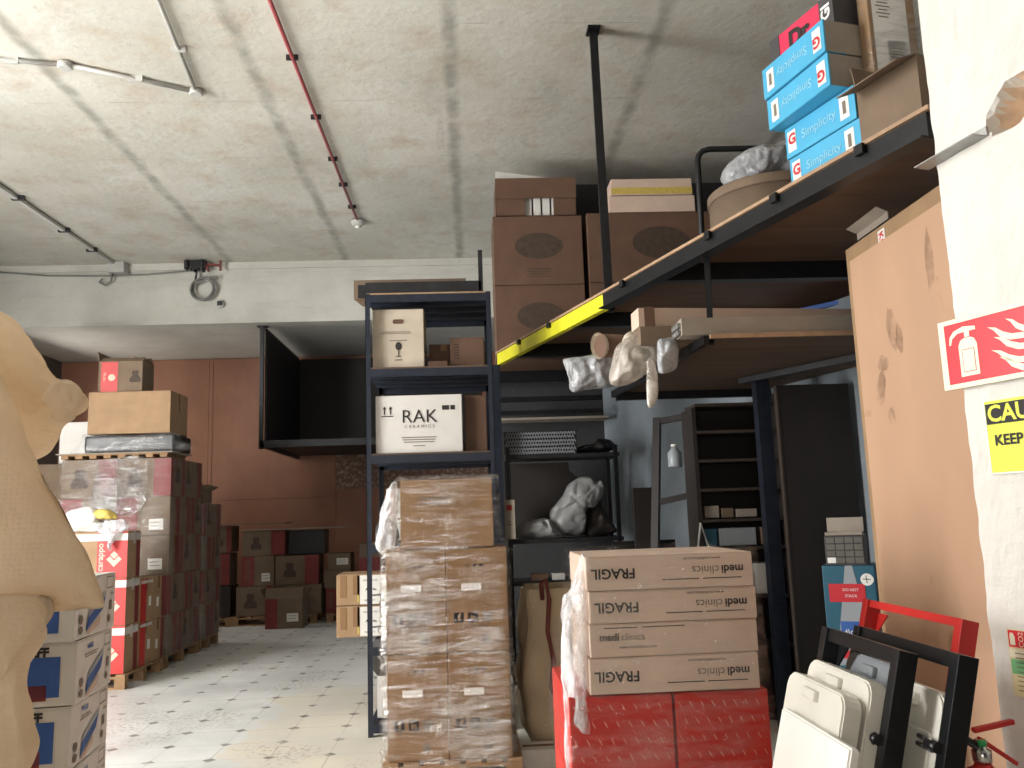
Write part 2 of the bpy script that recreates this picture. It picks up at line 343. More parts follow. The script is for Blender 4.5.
def decals(parent, size, items):
    """items: (kind, face, u, v, a, b, material, extra) with u, v, a, b in metres"""
    for it in items:
        kind, face, u, v, a, b, mm = it[:7]; ex = it[7] if len(it) > 7 else None
        layer = {'rect': .0022, 'oval': .0030, 'jar': .0028, 'band': .0040}.get(kind, .0036)
        if kind == 'label': layer = 0.003
        B, W, H = fbasis(size, face, layer)
        if kind in ('rect', 'label', 'band'):
            g = G(); g.flat([(u, v), (u + a, v), (u + a, v + b), (u, v + b)], B)
            lab_o = g.build({'label': 'paper_label', 'rect': 'printed_panel', 'band': 'tape_band'}[kind], mm, parent)
            if kind == 'label' and ex:
                B2, _, _ = fbasis(size, face, layer + 0.0008); g = G()
                for i in range(ex):
                    yy = v + b * (1 - (i + 1) / (ex + 1)); g.flat([(u + a * .1, yy), (u + a * random.uniform(.6, .9), yy), (u + a * .85, yy + b * .045), (u + a * .1, yy + b * .045)], B2)
                g.build('label_print', 'ink', lab_o)
        elif kind == 'oval': G().flat(ell(u, v, a, b, 32, sharp=0.06), B).build('printed_emblem', mm, parent)
        elif kind == 'jar': G().flat(jar(u, v, a), B).build('printed_emblem', mm, parent)
        elif kind == 'text':
            M = B @ Matrix.Translation((u, v, 0)) @ Matrix.Rotation(math.radians(b), 4, 'Z')
            lettering(ex, a, parent, M, mm, bold=it[8] if len(it) > 8 else 0.0, align=it[9] if len(it) > 9 else 'CENTER', name='printed_text')
        elif kind == 'arrows':
            g = G()
            for k in (-1, 1): g.flat([(u + k * a * .35 + x * a, v + y * a) for x, y in ARW], B)
            g.flat([(u - a * .7, v - a * .75), (u + a * .7, v - a * .75), (u + a * .7, v - a * .65), (u - a * .7, v - a * .65)], B)
            g.build('printed_symbol', mm, parent)
        elif kind == 'icons':   # arrow, glass, umbrella
            g = G(); g.flat([(u - a * 1.3 + x * a, v + y * a) for x, y in ARW], B)
            g.flat([(u - .35 * a, v + .5 * a), (u - .3 * a, v), (u - .05 * a, v - .1 * a), (u - .05 * a, v - .4 * a), (u - .25 * a, v - .5 * a), (u + .25 * a, v - .5 * a), (u + .05 * a, v - .4 * a), (u + .05 * a, v - .1 * a), (u + .3 * a, v), (u + .35 * a, v + .5 * a)], B)
            g.flat([(u + a * 1.3 + .55 * a * math.cos(t), v + .5 * a * math.sin(t)) for t in [math.pi * k / 8 for k in range(9)]], B)
            g.flat([(u + 1.26 * a, v), (u + 1.26 * a, v - .5 * a), (u + 1.34 * a, v - .5 * a), (u + 1.34 * a, v)], B)
            g.build('printed_symbol', mm, parent)
        elif kind == 'glass':
            g = G(); g.flat(ell(u, v + .3 * a, .22 * a, .3 * a, 14), B); g.flat([(u - .03 * a, v), (u + .03 * a, v), (u + .03 * a, v - .4 * a), (u - .03 * a, v - .4 * a)], B)
            g.flat([(u - .2 * a, v - .4 * a), (u + .2 * a, v - .4 * a), (u + .2 * a, v - .46 * a), (u - .2 * a, v - .46 * a)], B); g.build('printed_symbol', mm, parent)
        elif kind == 'lines':
            g = G(); n = ex
            for i in range(n):
                yy = v - i * b; ww = a * random.uniform(.6, 1); g.flat([(u - ww / 2, yy), (u + ww / 2, yy), (u + ww / 2, yy + b * .35), (u - ww / 2, yy + b * .35)], B)
            g.build('printed_lines', mm, parent)
        elif kind == 'diamond':
            g = G()
            g.flat([(u, v - .5 * a), (u + .5 * a, v), (u + .28 * a, v + .2 * a), (u, v - .08 * a), (u - .28 * a, v + .2 * a), (u - .5 * a, v)], B)
            g.flat([(u, v + .02 * a), (u + .26 * a, v + .28 * a), (u, v + .54 * a), (u - .26 * a, v + .28 * a)], B)
            g.build('printed_emblem', mm, parent)
        elif kind == 'flecks':
            g = G()
            for a_ in range(8):
                for b_ in range(5):
                    x = (a_ + .5 * (b_ % 2) + .3) * u / 8.5; y = (b_ + .5) * v / 5; g.flat([(x, y), (x + .002, y), (x + .014, y - .022), (x + .012, y - .022)], B)
            g.build('printed_flecks', mm, parent)
        elif kind == 'hole': G().flat([(u + x * a, v + y * b) for x, y in [(-.5, -.2), (-.4, -.5), (.4, -.5), (.5, -.2), (.5, .2), (.4, .5), (-.4, .5), (-.5, .2)]], B).build('hand_hole', mm, parent)
def carton(name, label, cat, loc, size, rz=0.0, m='card', group=None, dec=(), tape='tape', flaps=True, tapef=False):
    """closed carton; loc = its front-left-bottom corner, size = width, depth, height"""
    w, d, h = size; t = thing(name, label, cat, loc, rz, group)
    G().box(0, w, 0, d, 0, h - (.004 if flaps else 0), min(.006, h * .05)).build('body', m, t)
    if flaps:
        for a, c in ((0.002, d / 2 - .002), (d / 2 + .002, d - .002)): G().box(0.002, w - .002, a, c, h - .004, h, 0.001).build('flap', m, t)
        if tape:
            g = G(); g.box(0.01, w - .01, d / 2 - .025, d / 2 + .025, h, h + .001)
            g.box(w - .001, w + .0012, d / 2 - .025, d / 2 + .025, h * .72, h - .002)
            if tapef: g.box(w / 2 - .025, w / 2 + .025, -.0012, .001, h * .75, h)
            g.build('tape', tape, t)
    decals(t, size, dec); return t
def open_carton(name, label, cat, loc, size, rz=0.0, m='card', group=None, dec=(), ang=(50, 60, 120, 70), fl=None):
    w, d, h = size; t = thing(name, label, cat, loc, rz, group); k = .005
    g = G(); g.box(0, w, 0, d, 0, k); g.box(0, w, 0, k, 0, h); g.box(0, w, d - k, d, 0, h); g.box(0, k, k, d - k, 0, h); g.box(w - k, w, k, d - k, 0, h)
    g.build('body', m, t); f = fl or d * .45
    for (px, py, dx, dy, ln, ax, s), A in zip(((0, 0, 1, 0, w, 'X', 1), (0, d, 1, 0, w, 'X', -1), (0, 0, 0, 1, d, 'Y', -1), (w, 0, 0, 1, d, 'Y', 1)), ang):
        if A is None: continue
        R = Matrix.Translation((px, py, h)) @ Matrix.Rotation(math.radians(s * A), 4, ax)   # 0 = straight up, 90 = folded out
        g = G()
        if ax == 'X': g.box(0, ln, -k / 2, k / 2, 0, f, M=R)
        else: g.box(-k / 2, k / 2, 0, ln, 0, f, M=R)
        g.build('flap', m, t)
    decals(t, size, dec); return t
def puffy(outline, thick, amp=.02, fs=6.0, rings=22, seed=0, plane='XZ', crease=1.6, fold=0.0, fdir=(0, 0)):
    """closed crumpled body from an outline in its own plane; thickness across it"""
    g = G(); n = len(outline); P = []
    # densify the outline with Catmull-Rom
    for i in range(n):
        p0, p1, p2, p3 = (Vector(outline[(i + j) % n]) for j in (-1, 0, 1, 2))
        for k in range(6):
            t = k / 6; P.append(0.5 * ((2 * p1) + (p2 - p0) * t + (2 * p0 - 5 * p1 + 4 * p2 - p3) * t * t + (3 * p1 - p0 - 3 * p2 + p3) * t ** 3))
    c = sum(P, Vector((0, 0))) / len(P); N = len(P)
    def mk(sd):
        out = []
        for r in range(rings):
            f = 1 - (r / rings) ** 1.3; row = []
            for p in P:
                q = c + (p - c) * f; y = sd * thick * math.sqrt(max(0, 1 - f ** 3))
                v = Vector((q.x, y, q.y)) if plane == 'XZ' else Vector((q.x, q.y, y))
                nv = noise.noise_vector(v * fs + Vector((seed, 0, seed))) * amp + noise.noise_vector(v * fs * 3 + Vector((seed, 3, 0))) * amp * .4
                rdg = abs(noise.noise(v * fs * .7 + Vector((5, seed, 0)))) * amp * 1.2 - (noise.voronoi(v * fs * 1.3 + Vector((seed, 1, 2)))[0][1] - noise.voronoi(v * fs * 1.3 + Vector((seed, 1, 2)))[0][0]) * amp * crease + fold * math.sin((v.x * fdir[0] + v.z * fdir[1]) + 1.5 * noise.noise(v * 4))
                v = v + nv * (1 if r else .6) + (Vector((0, -sd * rdg, 0)) if plane == 'XZ' else Vector((0, 0, -sd * rdg)))
                row.append(v)
            out.append(row)
        return out
    a, b2 = mk(-1), mk(1)
    b2[0] = a[0]; va = [[g.bm.verts.new(v) for v in row] for row in a]; vb = [va[0]] + [[g.bm.verts.new(v) for v in row] for row in b2[1:]]
    for V in (va, vb):
        for r in range(rings - 1):
            for k in range(N):
                f = g.bm.faces.new((V[r][k], V[r][(k + 1) % N], V[r + 1][(k + 1) % N], V[r + 1][k])); f.smooth = True
        g.bm.faces.new(V[-1])
    return g
def wrap_film(name, label, levels, m='film', amp=.008, seed=0, nz=40, fs=7.0, top=True, stretchz=2.5):
    """levels: (z, x0, x1, y0, y1) from bottom to top"""
    g = G(); rows = []
    Z0, Z1 = levels[0][0], levels[-1][0]; n = 24
    for i in range(nz + 1):
        z = Z0 + (Z1 - Z0) * i / nz
        for a, b2 in zip(levels, levels[1:]):
            if a[0] <= z <= b2[0] + 1e-6: t = (z - a[0]) / max(1e-6, b2[0] - a[0]); L_ = [a[k] + (b2[k] - a[k]) * t for k in range(5)]; break
        _, x0, x1, y0, y1 = L_; row = []
        pts = [(x0 + (x1 - x0) * k / n, y0, 0, -1) for k in range(n)] + [(x1, y0 + (y1 - y0) * k / n, 1, 0) for k in range(n)] + \
              [(x1 - (x1 - x0) * k / n, y1, 0, 1) for k in range(n)] + [(x0, y1 - (y1 - y0) * k / n, -1, 0) for k in range(n)]
        for x, y, nx, ny in pts:
            q = Vector((x * fs, y * fs, z * fs * stretchz)); dd = .012 + abs(noise.noise(q + Vector((seed, 0, 0)))) * amp * 2 + abs(noise.noise(q * 2.7)) * amp
            row.append(g.bm.verts.new((x + nx * dd, y + ny * dd, z)))
        rows.append(row)
    M_ = 4 * n
    for i in range(nz):
        for k in range(M_):
            f = g.bm.faces.new((rows[i][k], rows[i][(k + 1) % M_], rows[i + 1][(k + 1) % M_], rows[i + 1][k])); f.smooth = True
    if top:
        _, x0, x1, y0, y1 = levels[-1]; T = []
        for j in range(1, 5):
            s_ = 1 - j * .04
            T.append([g.bm.verts.new(((v.co.x - (x0 + x1) / 2) * s_ + (x0 + x1) / 2, (v.co.y - (y0 + y1) / 2) * s_ + (y0 + y1) / 2, Z1 + .012 + .01 * noise.noise(v.co * 9 + Vector((j, 0, 0))))) for v in rows[-1]])
        T = [rows[-1]] + T
        for a, b2 in zip(T, T[1:]):
            for k in range(M_):
                f = g.bm.faces.new((a[k], a[(k + 1) % M_], b2[(k + 1) % M_], b2[k])); f.smooth = True
    o = g.build(name, m); return tag(o, label, 'stretch film')
def pallet(label, x, y, wd, dp, h=.14, group='wooden pallets'):
    t = thing('wooden_pallet', label, 'pallet', (x, y, 0), 0, group)
    n = 7
    for i in range(n):
        a = (wd - .09) * i / (n - 1); G().box(a, a + .09, 0, dp, h - .02, h, .002).build('deck_board', 'wood_pallet', t)
    for yy in (0, dp / 2 - .045, dp - .09):
        G().box(0, wd, yy, yy + .09, h - .04, h - .021).build('cross_board', 'wood_pallet', t)
        G().box(0, wd, yy, yy + .09, 0, .02).build('bottom_board', 'wood_pallet', t)
        for xx in (0, wd / 2 - .05, wd - .1): G().box(xx, xx + .1, yy, yy + .09, .021, h - .041).build('block', 'wood_pallet', t)
    return t
RW = math.radians(17.76)                       # the right-hand walls and the mezzanine run 17.8 degrees off the slab joints
def RT(s, t): return (1.85 - .305 * s + .952 * t, 3.07 + .952 * s + .305 * t)   # s along that wall away from the corner, t into it

# ------------------------------------------------------------------ the setting
ZC = 5.343
struct(G().box(-7.4, 4.8, -3.2, 15.4, -.1, 0).build('floor', 'floor_tiles'))
struct(G().box(-7.4, 4.8, -3.2, 12.3, ZC, ZC + .15).build('ceiling', 'concrete_ceiling'))
g = G(); g.box(-7.4, 4.8, 12.20, 12.55, 4.44, ZC + .1); g.box(-7.4, 4.8, 12.55, 15.4, 4.47, ZC + .1)
g.box(-7.4, 1.5, 12.17, 12.2, ZC - .10, ZC)
struct(g.build('trim_1', 'plaster_beam'))
struct(G().box(-7.4, 4.8, 15.05, 15.2, 0, 4.5).build('wall_back', 'plaster_dark'))
g = G()
for a, c, z0, z1 in ((-7.4, -4.555, 0, 4.46), (-4.55, -2.35, 2.02, 4.46), (-4.55, -2.35, 0, 2.01), (-2.345, .6, 3.0, 4.46), (-2.345, .6, 0, 2.1)): g.box(a, c, 15.0, 15.05, z0, z1)
for xx in (-6.2, -4.5): g.box(xx, xx + .015, 14.993, 15.0, 0, 4.4)
g.box(-4.55, -2.35, 14.985, 15.0, 1.98, 2.05)
struct(g.build('wall_back_cladding', 'hardboard_wall'))
struct(G().box(-2.345, .6, 15.0, 15.05, 2.1, 3.0).build('wall_back_patch', 'plaster_speckled'))
g = G()   # left wall with an open shutter bay and a high window
g.box(-7.4, -7.1, -3.2, 2.0, 0, ZC); g.box(-7.4, -7.1, 2.0, 8.4, 3.6, ZC); g.box(-7.4, -7.1, 8.4, 12.5, 0, ZC); g.box(-7.4, -7.1, 12.5, 14.3, 0, 2.3); g.box(-7.4, -7.1, 12.5, 14.3, 3.9, ZC); g.box(-7.4, -7.1, 14.3, 15.4, 0, ZC)
struct(g.build('wall_left', 'plaster_mid'))  # wall out of view, its plaster darkened to lower the bounced fill
g = G(); g.box(-7.4, -4.8, -3.2, -3.0, 0, ZC); g.box(.4, 4.8, -3.2, -3.0, 0, ZC); g.box(-4.8, .4, -3.2, -3.0, 3.7, ZC)
struct(g.build('wall_rear', 'plaster_dark'))  # also out of view; dark plaster set for less bounced fill
# partition wall along the right-hand bay, and walls closing the bay
g = G(); R17 = Matrix.Translation((1.85, 3.07, 0)) @ Matrix.Rotation(RW, 4, 'Z')
g.box(1.6, 1.75, 0, 8.6, 0, 3.0, M=R17); struct(g.build('wall_right_bay', 'plaster_cool'))
struct(G().box(.28, .62, 9.40, 9.55, 0, 3.1).box(.62, 4.8, 9.40, 9.55, 0, ZC).build('wall_bay_end', 'plaster_dark'))
struct(G().box(4.65, 4.8, 2.0, 9.55, 0, ZC).build('wall_bay_side', 'plaster_dark'))
# pillar wall on the right with a broken-out recess and rough plaster edge
g = G(); ss = [-.00 - .018 * k for k in range(46)] + [-.9, -1.4, -2.5, -6.5]; zz = [k * .04 for k in range(65)] + [2.6 + .018 * k for k in range(34)] + [3.25 + .1 * k for k in range(22)]
zz = sorted(set(min(z, ZC) for z in zz)); gv = {}
def pil(i, j):
    s, z = ss[i], zz[j]; t = 0
    hx = max(abs(s + .62) / .355, abs(z - 2.93 - .10 * max(0, s + .5)) / .085) + .35 * noise.noise(Vector((s * 9, z * 9, 1)))
    if hx < 1: t = .13 * min(1, (1 - hx) * 5)
    if -.8 < s < 0: t += .006 * noise.noise(Vector((s * 14, z * 14, 0))) + .003 * noise.noise(Vector((s * 40, z * 40, 0)))
    if i < 4: s += .014 * noise.noise(Vector((0, z * 3.1, 4))) + .008 * noise.noise(Vector((0, z * 11, 4)))
    return Vector(RT(s, t) + (z,)), t
for i in range(len(ss)):
    for j in range(len(zz)): p, t = pil(i, j); gv[i, j] = (g.bm.verts.new(p), t)
for i in range(len(ss) - 1):
    for j in range(len(zz) - 1):
        q = [gv[i, j], gv[i + 1, j], gv[i + 1, j + 1], gv[i, j + 1]]; f = g.bm.faces.new([x[0] for x in q]); f.material_index = 1 if sum(x[1] for x in q) > .20 else (2 if ss[i + 1] < -1.0 else 0)  # unseen near stretch given darker plaster to cut bounce onto the ceiling
# far side and body
bk = [g.bm.verts.new(RT(0.03, 1.2) + (z,)) for z in zz]
for j in range(len(zz) - 1): g.bm.faces.new((gv[0, j][0], gv[0, j + 1][0], bk[j + 1], bk[j]))
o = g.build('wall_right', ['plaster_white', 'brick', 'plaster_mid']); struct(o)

# ------------------------------------------------------------------ mezzanine
A = Vector((1.885, 3.133, 3.1)); B_ = Vector((.284, 8.132, 3.1))
mz = thing('mezzanine_deck', 'overhead steel-edged plywood storage deck with a yellow-painted end', 'storage deck', (0, 0, 0))
dirv = (B_ - A).normalized(); nrm = Vector((dirv.y, -dirv.x, 0))
if nrm.x < 0: nrm = -nrm
def along(t, off=0, z=3.1): p = A + dirv * t + nrm * off; return (p.x, p.y, z)
LN = (B_ - A).length
cut = LN - 2.30
g = G(); g.bar(along(0.02, .025, 3.055), along(cut, .025, 3.055), .05, .11); g.bar(along(0.02, -.004, 3.003), along(cut, -.004, 3.003), .07, .008)
g.build('edge_beam', 'steel_black', mz)
g = G(); g.bar(along(cut, .025, 3.055), along(LN, .025, 3.055), .05, .11); g.build('yellow_beam_end', 'yellow', mz)['label'] = 'yellow painted end of the edge beam'
pol = [along(0.0, .005), along(LN, .005), (.30, 9.38), (4.6, 9.38), (4.6, 3.6), (2.4, 3.3)]
G().prism([(p[0], p[1]) for p in pol], 3.113, 3.131).build('plywood_floor', 'ply', mz)
g = G(); g.bar(along(0.0, -.002, 3.124), along(LN, -.002, 3.122), .014, .018); g.build('plywood_edge', 'ply_edge', mz)
for yy in (5.25, 6.55, 7.75, 9.2):
    t0 = (yy - A.y) / dirv.y; x0 = A.x + dirv.x * t0 + .05
    G().box(x0, 4.6, yy - .04, yy + .04, 3.0, 3.112).build('cross_beam', 'steel_black', mz)
for t0 in (.35, .95, 1.55, 2.6, 3.9, 4.6):
    g = G(); g.bar(along(t0, -.012, 3.10), along(t0 + .05, -.012, 3.10), .025, .045); g.build('clip', 'steel_black', mz)
G().box(4.3, 4.36, 3.6, 9.35, 3.0, 3.11).build('cross_beam', 'steel_black', mz)
# blue brace seen under the deck
g = G(); g.bar((2.3, 6.3, 2.98), (3.1, 5.35, 2.98), .10, .03); g.build('blue_brace', 'ink_blue', mz)['label'] = 'blue flat steel brace'
G().box(.225, .305, 8.11, 8.19, 0, 3.0, .004).build('support_post', 'steel_navy', mz)
g = G(); g.bar((1.045, 6.02, 3.0), (1.060, 6.20, ZC - .01), .062, .062); g.build('hanger_post', 'steel_black', mz)
G().box(1.01, 1.11, 6.13, 6.27, ZC - .02, ZC, .003).build('ceiling_plate', 'steel_black', mz)

for zz1, yy1 in ((2.74, 8.9), (2.60, 8.95)):
    tag(G().box(.32, 1.42, yy1, yy1 + .06, zz1, zz1 + .05, .003).build('steel_rail', 'steel_black', None), ('upper' if zz1 > 2.7 else 'lower') + ' black steel rail across the bay above the perforated trays', 'rail')
tag(G().box(.32, 1.5, 9.05, 9.35, 2.56, 2.585, .002).build('pale_board', 'card_grey'), 'pale board resting behind the black rails above the perforated trays', 'board')
# hung lower platform
lp = thing('hanging_platform', 'lower plywood platform on black angle iron, hung below the storage deck', 'platform')
C1, C2, C3, C4 = (1.335, 4.54), (1.16, 6.62), (2.38, 6.62), (2.98, 4.54)
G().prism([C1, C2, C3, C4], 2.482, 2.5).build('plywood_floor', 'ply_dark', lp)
G().prism([(1.335, 4.52), (1.335, 4.54), (2.98, 4.54), (2.98, 4.52)], 2.478, 2.502).build('plywood_edge', 'ply_edge', lp)
g = G(); g.bar((C1[0] - .02, C1[1], 2.47), (C2[0] - .02, C2[1], 2.47), .03, .05); g.build('edge_angle', 'steel_black', lp)
g = G(); g.bar((1.16, 6.6, 2.45), (2.38, 6.6, 2.45), .04, .06); g.build('edge_angle', 'steel_black', lp)
g = G(); g.bar((1.95, 5.95, 2.45), (2.60, 4.75, 2.45), .035, .04); g.build('diagonal_brace', 'steel_dull', lp)
g = G(); g.bar((1.36, 4.60, 2.46), (1.405, 4.72, 3.02), .032, .032); g.build('hanger_rod', 'steel_black', lp)
g = G(); g.bar((2.11, 6.0, 0), (2.11, 6.0, 2.48), .095, .095); g.build('post', 'steel_navy', lp)
# stock on the platform: long packed profiles, tubes, bags
def pk(name, label, cat, p, q, a, b2, m, group=None, end=None):
    t = thing(name, label, cat, (0, 0, 0), 0, group); g = G(); g.bar(p, q, a, b2); o = g.build('wrapping', m, t)
    if end: end(t)
    return t
def prof_end(t):
    g = G()
    for i in range(3):
        for j in range(2): g.tube([(1.165 + 0, 4.60 + i * .045, 2.525 + j * .04), (1.19, 4.60 + i * .045, 2.525 + j * .04)], .017, 8)
    g.build('profile_ends', 'galvanised', t)
pk('profile_pack', 'long clear-wrapped pack of white profiles on the front edge of the hanging platform', 'package', (1.19, 4.63, 2.555), (2.9, 4.63, 2.555), .13, .095, 'card_grey', 'long packs on the hanging platform', prof_end)
o = pk('long_carton', 'long battered pale pink carton with torn end, lying behind the clear-wrapped pack', 'carton', (.99, 4.86, 2.665), (2.72, 5.0, 2.655), .16, .11, 'card_pink', 'long packs on the hanging platform')
G().box(1.03, 1.09, 4.775, 4.945, 2.607, 2.724).build('tape', 'card_brown', o)
G().prism([(1.0, 4.77), (2.7, 4.77), (2.7, 5.1), (1.0, 5.1)], 2.502, 2.606).build('long_box', 'card_dull'); bpy.data.objects['long_box'].name = 'long_box'
tag(bpy.data.objects['long_box'], 'flat brown long carton lying under the torn pale pink one', 'carton')
tb = thing('cardboard_tube', 'brown cardboard tube with ragged torn end sticking out over the platform edge', 'tube')
g = G(); g.tube([(.83, 5.15, 2.575), (1.5, 5.5, 2.60), (2.0, 5.75, 2.60)], .075, 16, cap=True); g.build('tube_wall', 'card_brown', tb)
g = G(); g.tube([(.81, 5.14, 2.572), (.84, 5.155, 2.576)], .088, 14, rs=[.084, .072], cap=False); g.build('torn_rim', 'card_cream', tb)
def bag(name, label, cat, loc, outline, thick, m, amp=.02, rz=0, seed=0, group=None, fs=7.0, plane='XZ'):
    o = puffy(outline, thick, amp, fs, seed=seed, plane=plane).build(name, m, None, loc, rz, smooth=True); return tag(o, label, cat, group)
bag('plastic_sleeve', 'silvery plastic sleeve end, lowest and furthest left of the bundles over the platform edge', 'plastic bag', (.82, 5.55, 2.47), [(-.19, .10), (-.08, .105), (.06, .14), (.22, .16), (.25, .0), (.16, -.09), (.02, -.10), (-.13, -.12), (-.155, -.02)], .09, 'bag_silver', .022, seed=3)
bag('plastic_bundle', 'rounded clear plastic bundle with tan contents drooping over the platform edge', 'plastic bag', (1.00, 4.92, 2.46), [(-.17, -.13), (-.13, .03), (-.02, .12), (.12, .13), (.17, .03), (.10, -.07), (-.02, -.15), (-.11, -.17)], .10, 'poly_clear', .02, seed=5)
bag('plastic_pouch', 'small crumpled white pouch in front of the drooping clear bundle', 'plastic bag', (1.14, 4.75, 2.44), [(-.05, -.10), (-.05, .06), (0, .09), (.06, .08), (.07, -.06), (.02, -.11)], .04, 'bag_silver', .014, seed=8)
bag('plastic_tail', 'thin dangling strip of clear plastic below the bundles', 'plastic bag', (1.03, 4.70, 2.27), [(-.03, -.13), (-.02, .10), (.015, .13), (.035, .05), (.02, -.12)], .016, 'poly_clear', .008, seed=9)
bag('crumpled_paper', 'crumpled cream paper end between pink carton and cardboard tube', 'paper', (1.02, 5.0, 2.575), [(-.09, -.02), (-.03, .055), (.07, .06), (.12, .0), (.09, -.06), (-.02, -.05)], .05, 'card_cream', .02, seed=12)

# ------------------------------------------------------------------ goods on the mezzanine
ZD = 3.132
def sink_print(w, h, ov=.28, cx=.5): return [('oval', 'F', w * cx, h * .56, ov * .86, ov * .5, 'ink_brown'), ('lines', 'F', w * cx, h * .22, .32, .026, 'ink_brown', 4)]
for i, (x, y, w_, z, lab) in enumerate(((.29, 8.38, .92, ZD, 'lower of the two left brown cartons with a dark oval print on the storage deck'),
                                        (.29, 8.38, .92, ZD + .735, 'upper of the two left brown cartons with a dark oval print, below the open carton'))):
    carton('printed_carton', lab, 'carton', (x, y, z), (w_, .6, .73), 0, 'card_brown', 'oval-print cartons on the storage deck', sink_print(w_, .73), tapef=False)
for i, lab in enumerate(('lower right brown carton with a dark oval print, mostly hidden by the deck beam', 'upper right brown carton with a dark oval print, under the two white boxes')):
    carton('printed_carton', lab, 'carton', (1.26, 8.35, ZD + i * .74), (1.30, .6, .735), 0, 'card_brown', 'oval-print cartons on the storage deck', sink_print(1.3, .735, .34, .58))
t = thing('open_carton', 'open brown carton packed with upright white panels, on top of the left oval-print stack', 'carton', (.33, 8.42, ZD + 1.467))
g = G(); g.box(0, .84, 0, .006, 0, .02); g.box(0, .30, 0, .006, 0, .21); g.box(.60, .84, 0, .006, 0, .21); g.box(0, .84, .5, .506, 0, .4); g.box(0, .006, 0, .5, 0, .4); g.box(.834, .84, 0, .5, 0, .4); g.box(0, .84, 0, .5, 0, .005)
g.build('body', 'card_brown', t); G().box(0, .84, -.02, -.014, .20, .42).build('flap', 'card_brown', t)
for k in range(4): tag(G().box(.63 + k * .095 - .0, .63 + k * .095 + .075, 8.46, 8.85, ZD + 1.474, ZD + 1.72, .004).build('slim_white_box', 'card_white'), 'slim white box standing in the open brown carton, ' + ('leftmost', 'second from left', 'third from left', 'rightmost')[k] + ' of four', 'box', 'slim white boxes in the open carton')
g = G(); g.prism([(0, 0), (.70, .10), (.66, .42), (.04, .40)], 0, .10); o = g.build('folded_foam', 'card_white', None, (.33, 8.43, ZD + 1.875)); o.rotation_euler = (0, .08, 0); tag(o, 'pale folded sheet lying on top of the open brown carton', 'sheet')
for i, (dz, lab) in enumerate(((0, 'lower flat white box on the right oval-print carton'), (.185, 'upper flat white box with yellow tape on the right oval-print carton'))):
    t = carton('flat_white_box', lab, 'carton', (1.50 + i * .03, 8.35, ZD + 1.48 + dz), (.90 - i * .05, .5, .175), 0, 'card_pink', 'flat white boxes on the storage deck', [('rect', 'F', .0, .01, .85, .07, 'yellow_tape')] if i else (), tape=None)
# grey hoop frame
hp = thing('tube_frame', 'grey bent steel tube frame standing on the storage deck', 'frame', (0, 0, 0))
g = G(); P = [(1.90, 6.5, ZD), (1.915, 6.5, 4.36)] + [(1.915 + .10 * (1 - math.cos(a)), 6.5, 4.36 + .10 * math.sin(a)) for a in (.5, 1.0, 1.57)] + [(3.1, 6.5, 4.47), (3.18, 6.5, 4.4), (3.2, 6.5, ZD)]
g.tube(P, .024, 10); g.build('tube', 'steel_dull', hp)
# round kraft drum with silver bag
t = thing('cardboard_drum', 'round tan cardboard drum at the deck edge under a grey plastic bag', 'drum', (2.12, 5.55, ZD))
G().lathe([(.0, 0), (.40, 0), (.41, .01), (.41, .50), (.0, .50)], 36).build('wall', 'card_dull', t); G().lathe([(.415, .50), (.42, .505), (.42, .56), (.41, .57), (.0, .57)], 36).build('lid', 'card_dull', t)
bag('grey_plastic_bag', 'crumpled grey plastic bag lying on the round cardboard drum', 'plastic bag', (2.14, 5.5, ZD + .71), [(-.36, -.04), (-.30, .08), (-.16, .15), (.0, .18), (.22, .24), (.34, .2), (.34, -.10), (.1, -.12), (-.12, -.10), (-.26, -.13)], .2, 'bag_silver', .03, seed=21, fs=5)
# blue flat boxes
def bluebox(label, loc, rz, flip, L_=.485, h=.158, d=.42):
    size = (d, L_, h); t = thing('blue_box', label, 'box', loc, rz, 'blue boxes on the storage deck')
    g = G(); g.box(0, d, 0, L_, 0, h, .003); g.build('body', 'card_grey', t)
    g = G(); g.box(-.003, 0, -.003, L_, 0, h); g.box(0, .006, -.003, 0, 0, h); g.box(0, .12, 0, L_, -.002, 0); g.build('blue_sleeve', 'blue', t)['label'] = 'bright blue printed sleeve'
    B, W, H = fbasis(size, 'L', .006)
    # on face L: u runs from far to near
    sgn = -1 if flip else 1; cu = L_ / 2
    def R(u, v, a=0): return B @ Matrix.Translation((cu + sgn * (u - cu), H / 2 + sgn * (v - H / 2), 0)) @ Matrix.Rotation((math.pi if flip else 0) + a, 4, 'Z')
    lettering('Simplicity', .064, t, R(cu, H * .5), 'ink_lblue', name='printed_text')
    lettering('G', .075, t, R(.05, H * .55), 'ink_red', .003, name='printed_text')
    B3 = Matrix.Translation(B.to_3x3() @ Vector((0, 0, -.0012)))
    for u0, mm, nm in ((.018, 'paper', 'printed_panel'), (L_ - .095, 'paper', 'paper_label')):
        uu = u0 if not flip else L_ - u0 - .06
        g = G(); g.flat([(uu, H * .15), (uu + .06, H * .15), (uu + .06, H * .85), (uu, H * .85)], B3 @ B); g.build(nm, mm, t)
    uu = L_ - .095 if not flip else .035
    g = G(); g.flat([(uu + .02, H * .3), (uu + .042, H * .3), (uu + .042, H * .7), (uu + .02, H * .7)], B); g.build('label_print', 'ink_soft', t)
    return t
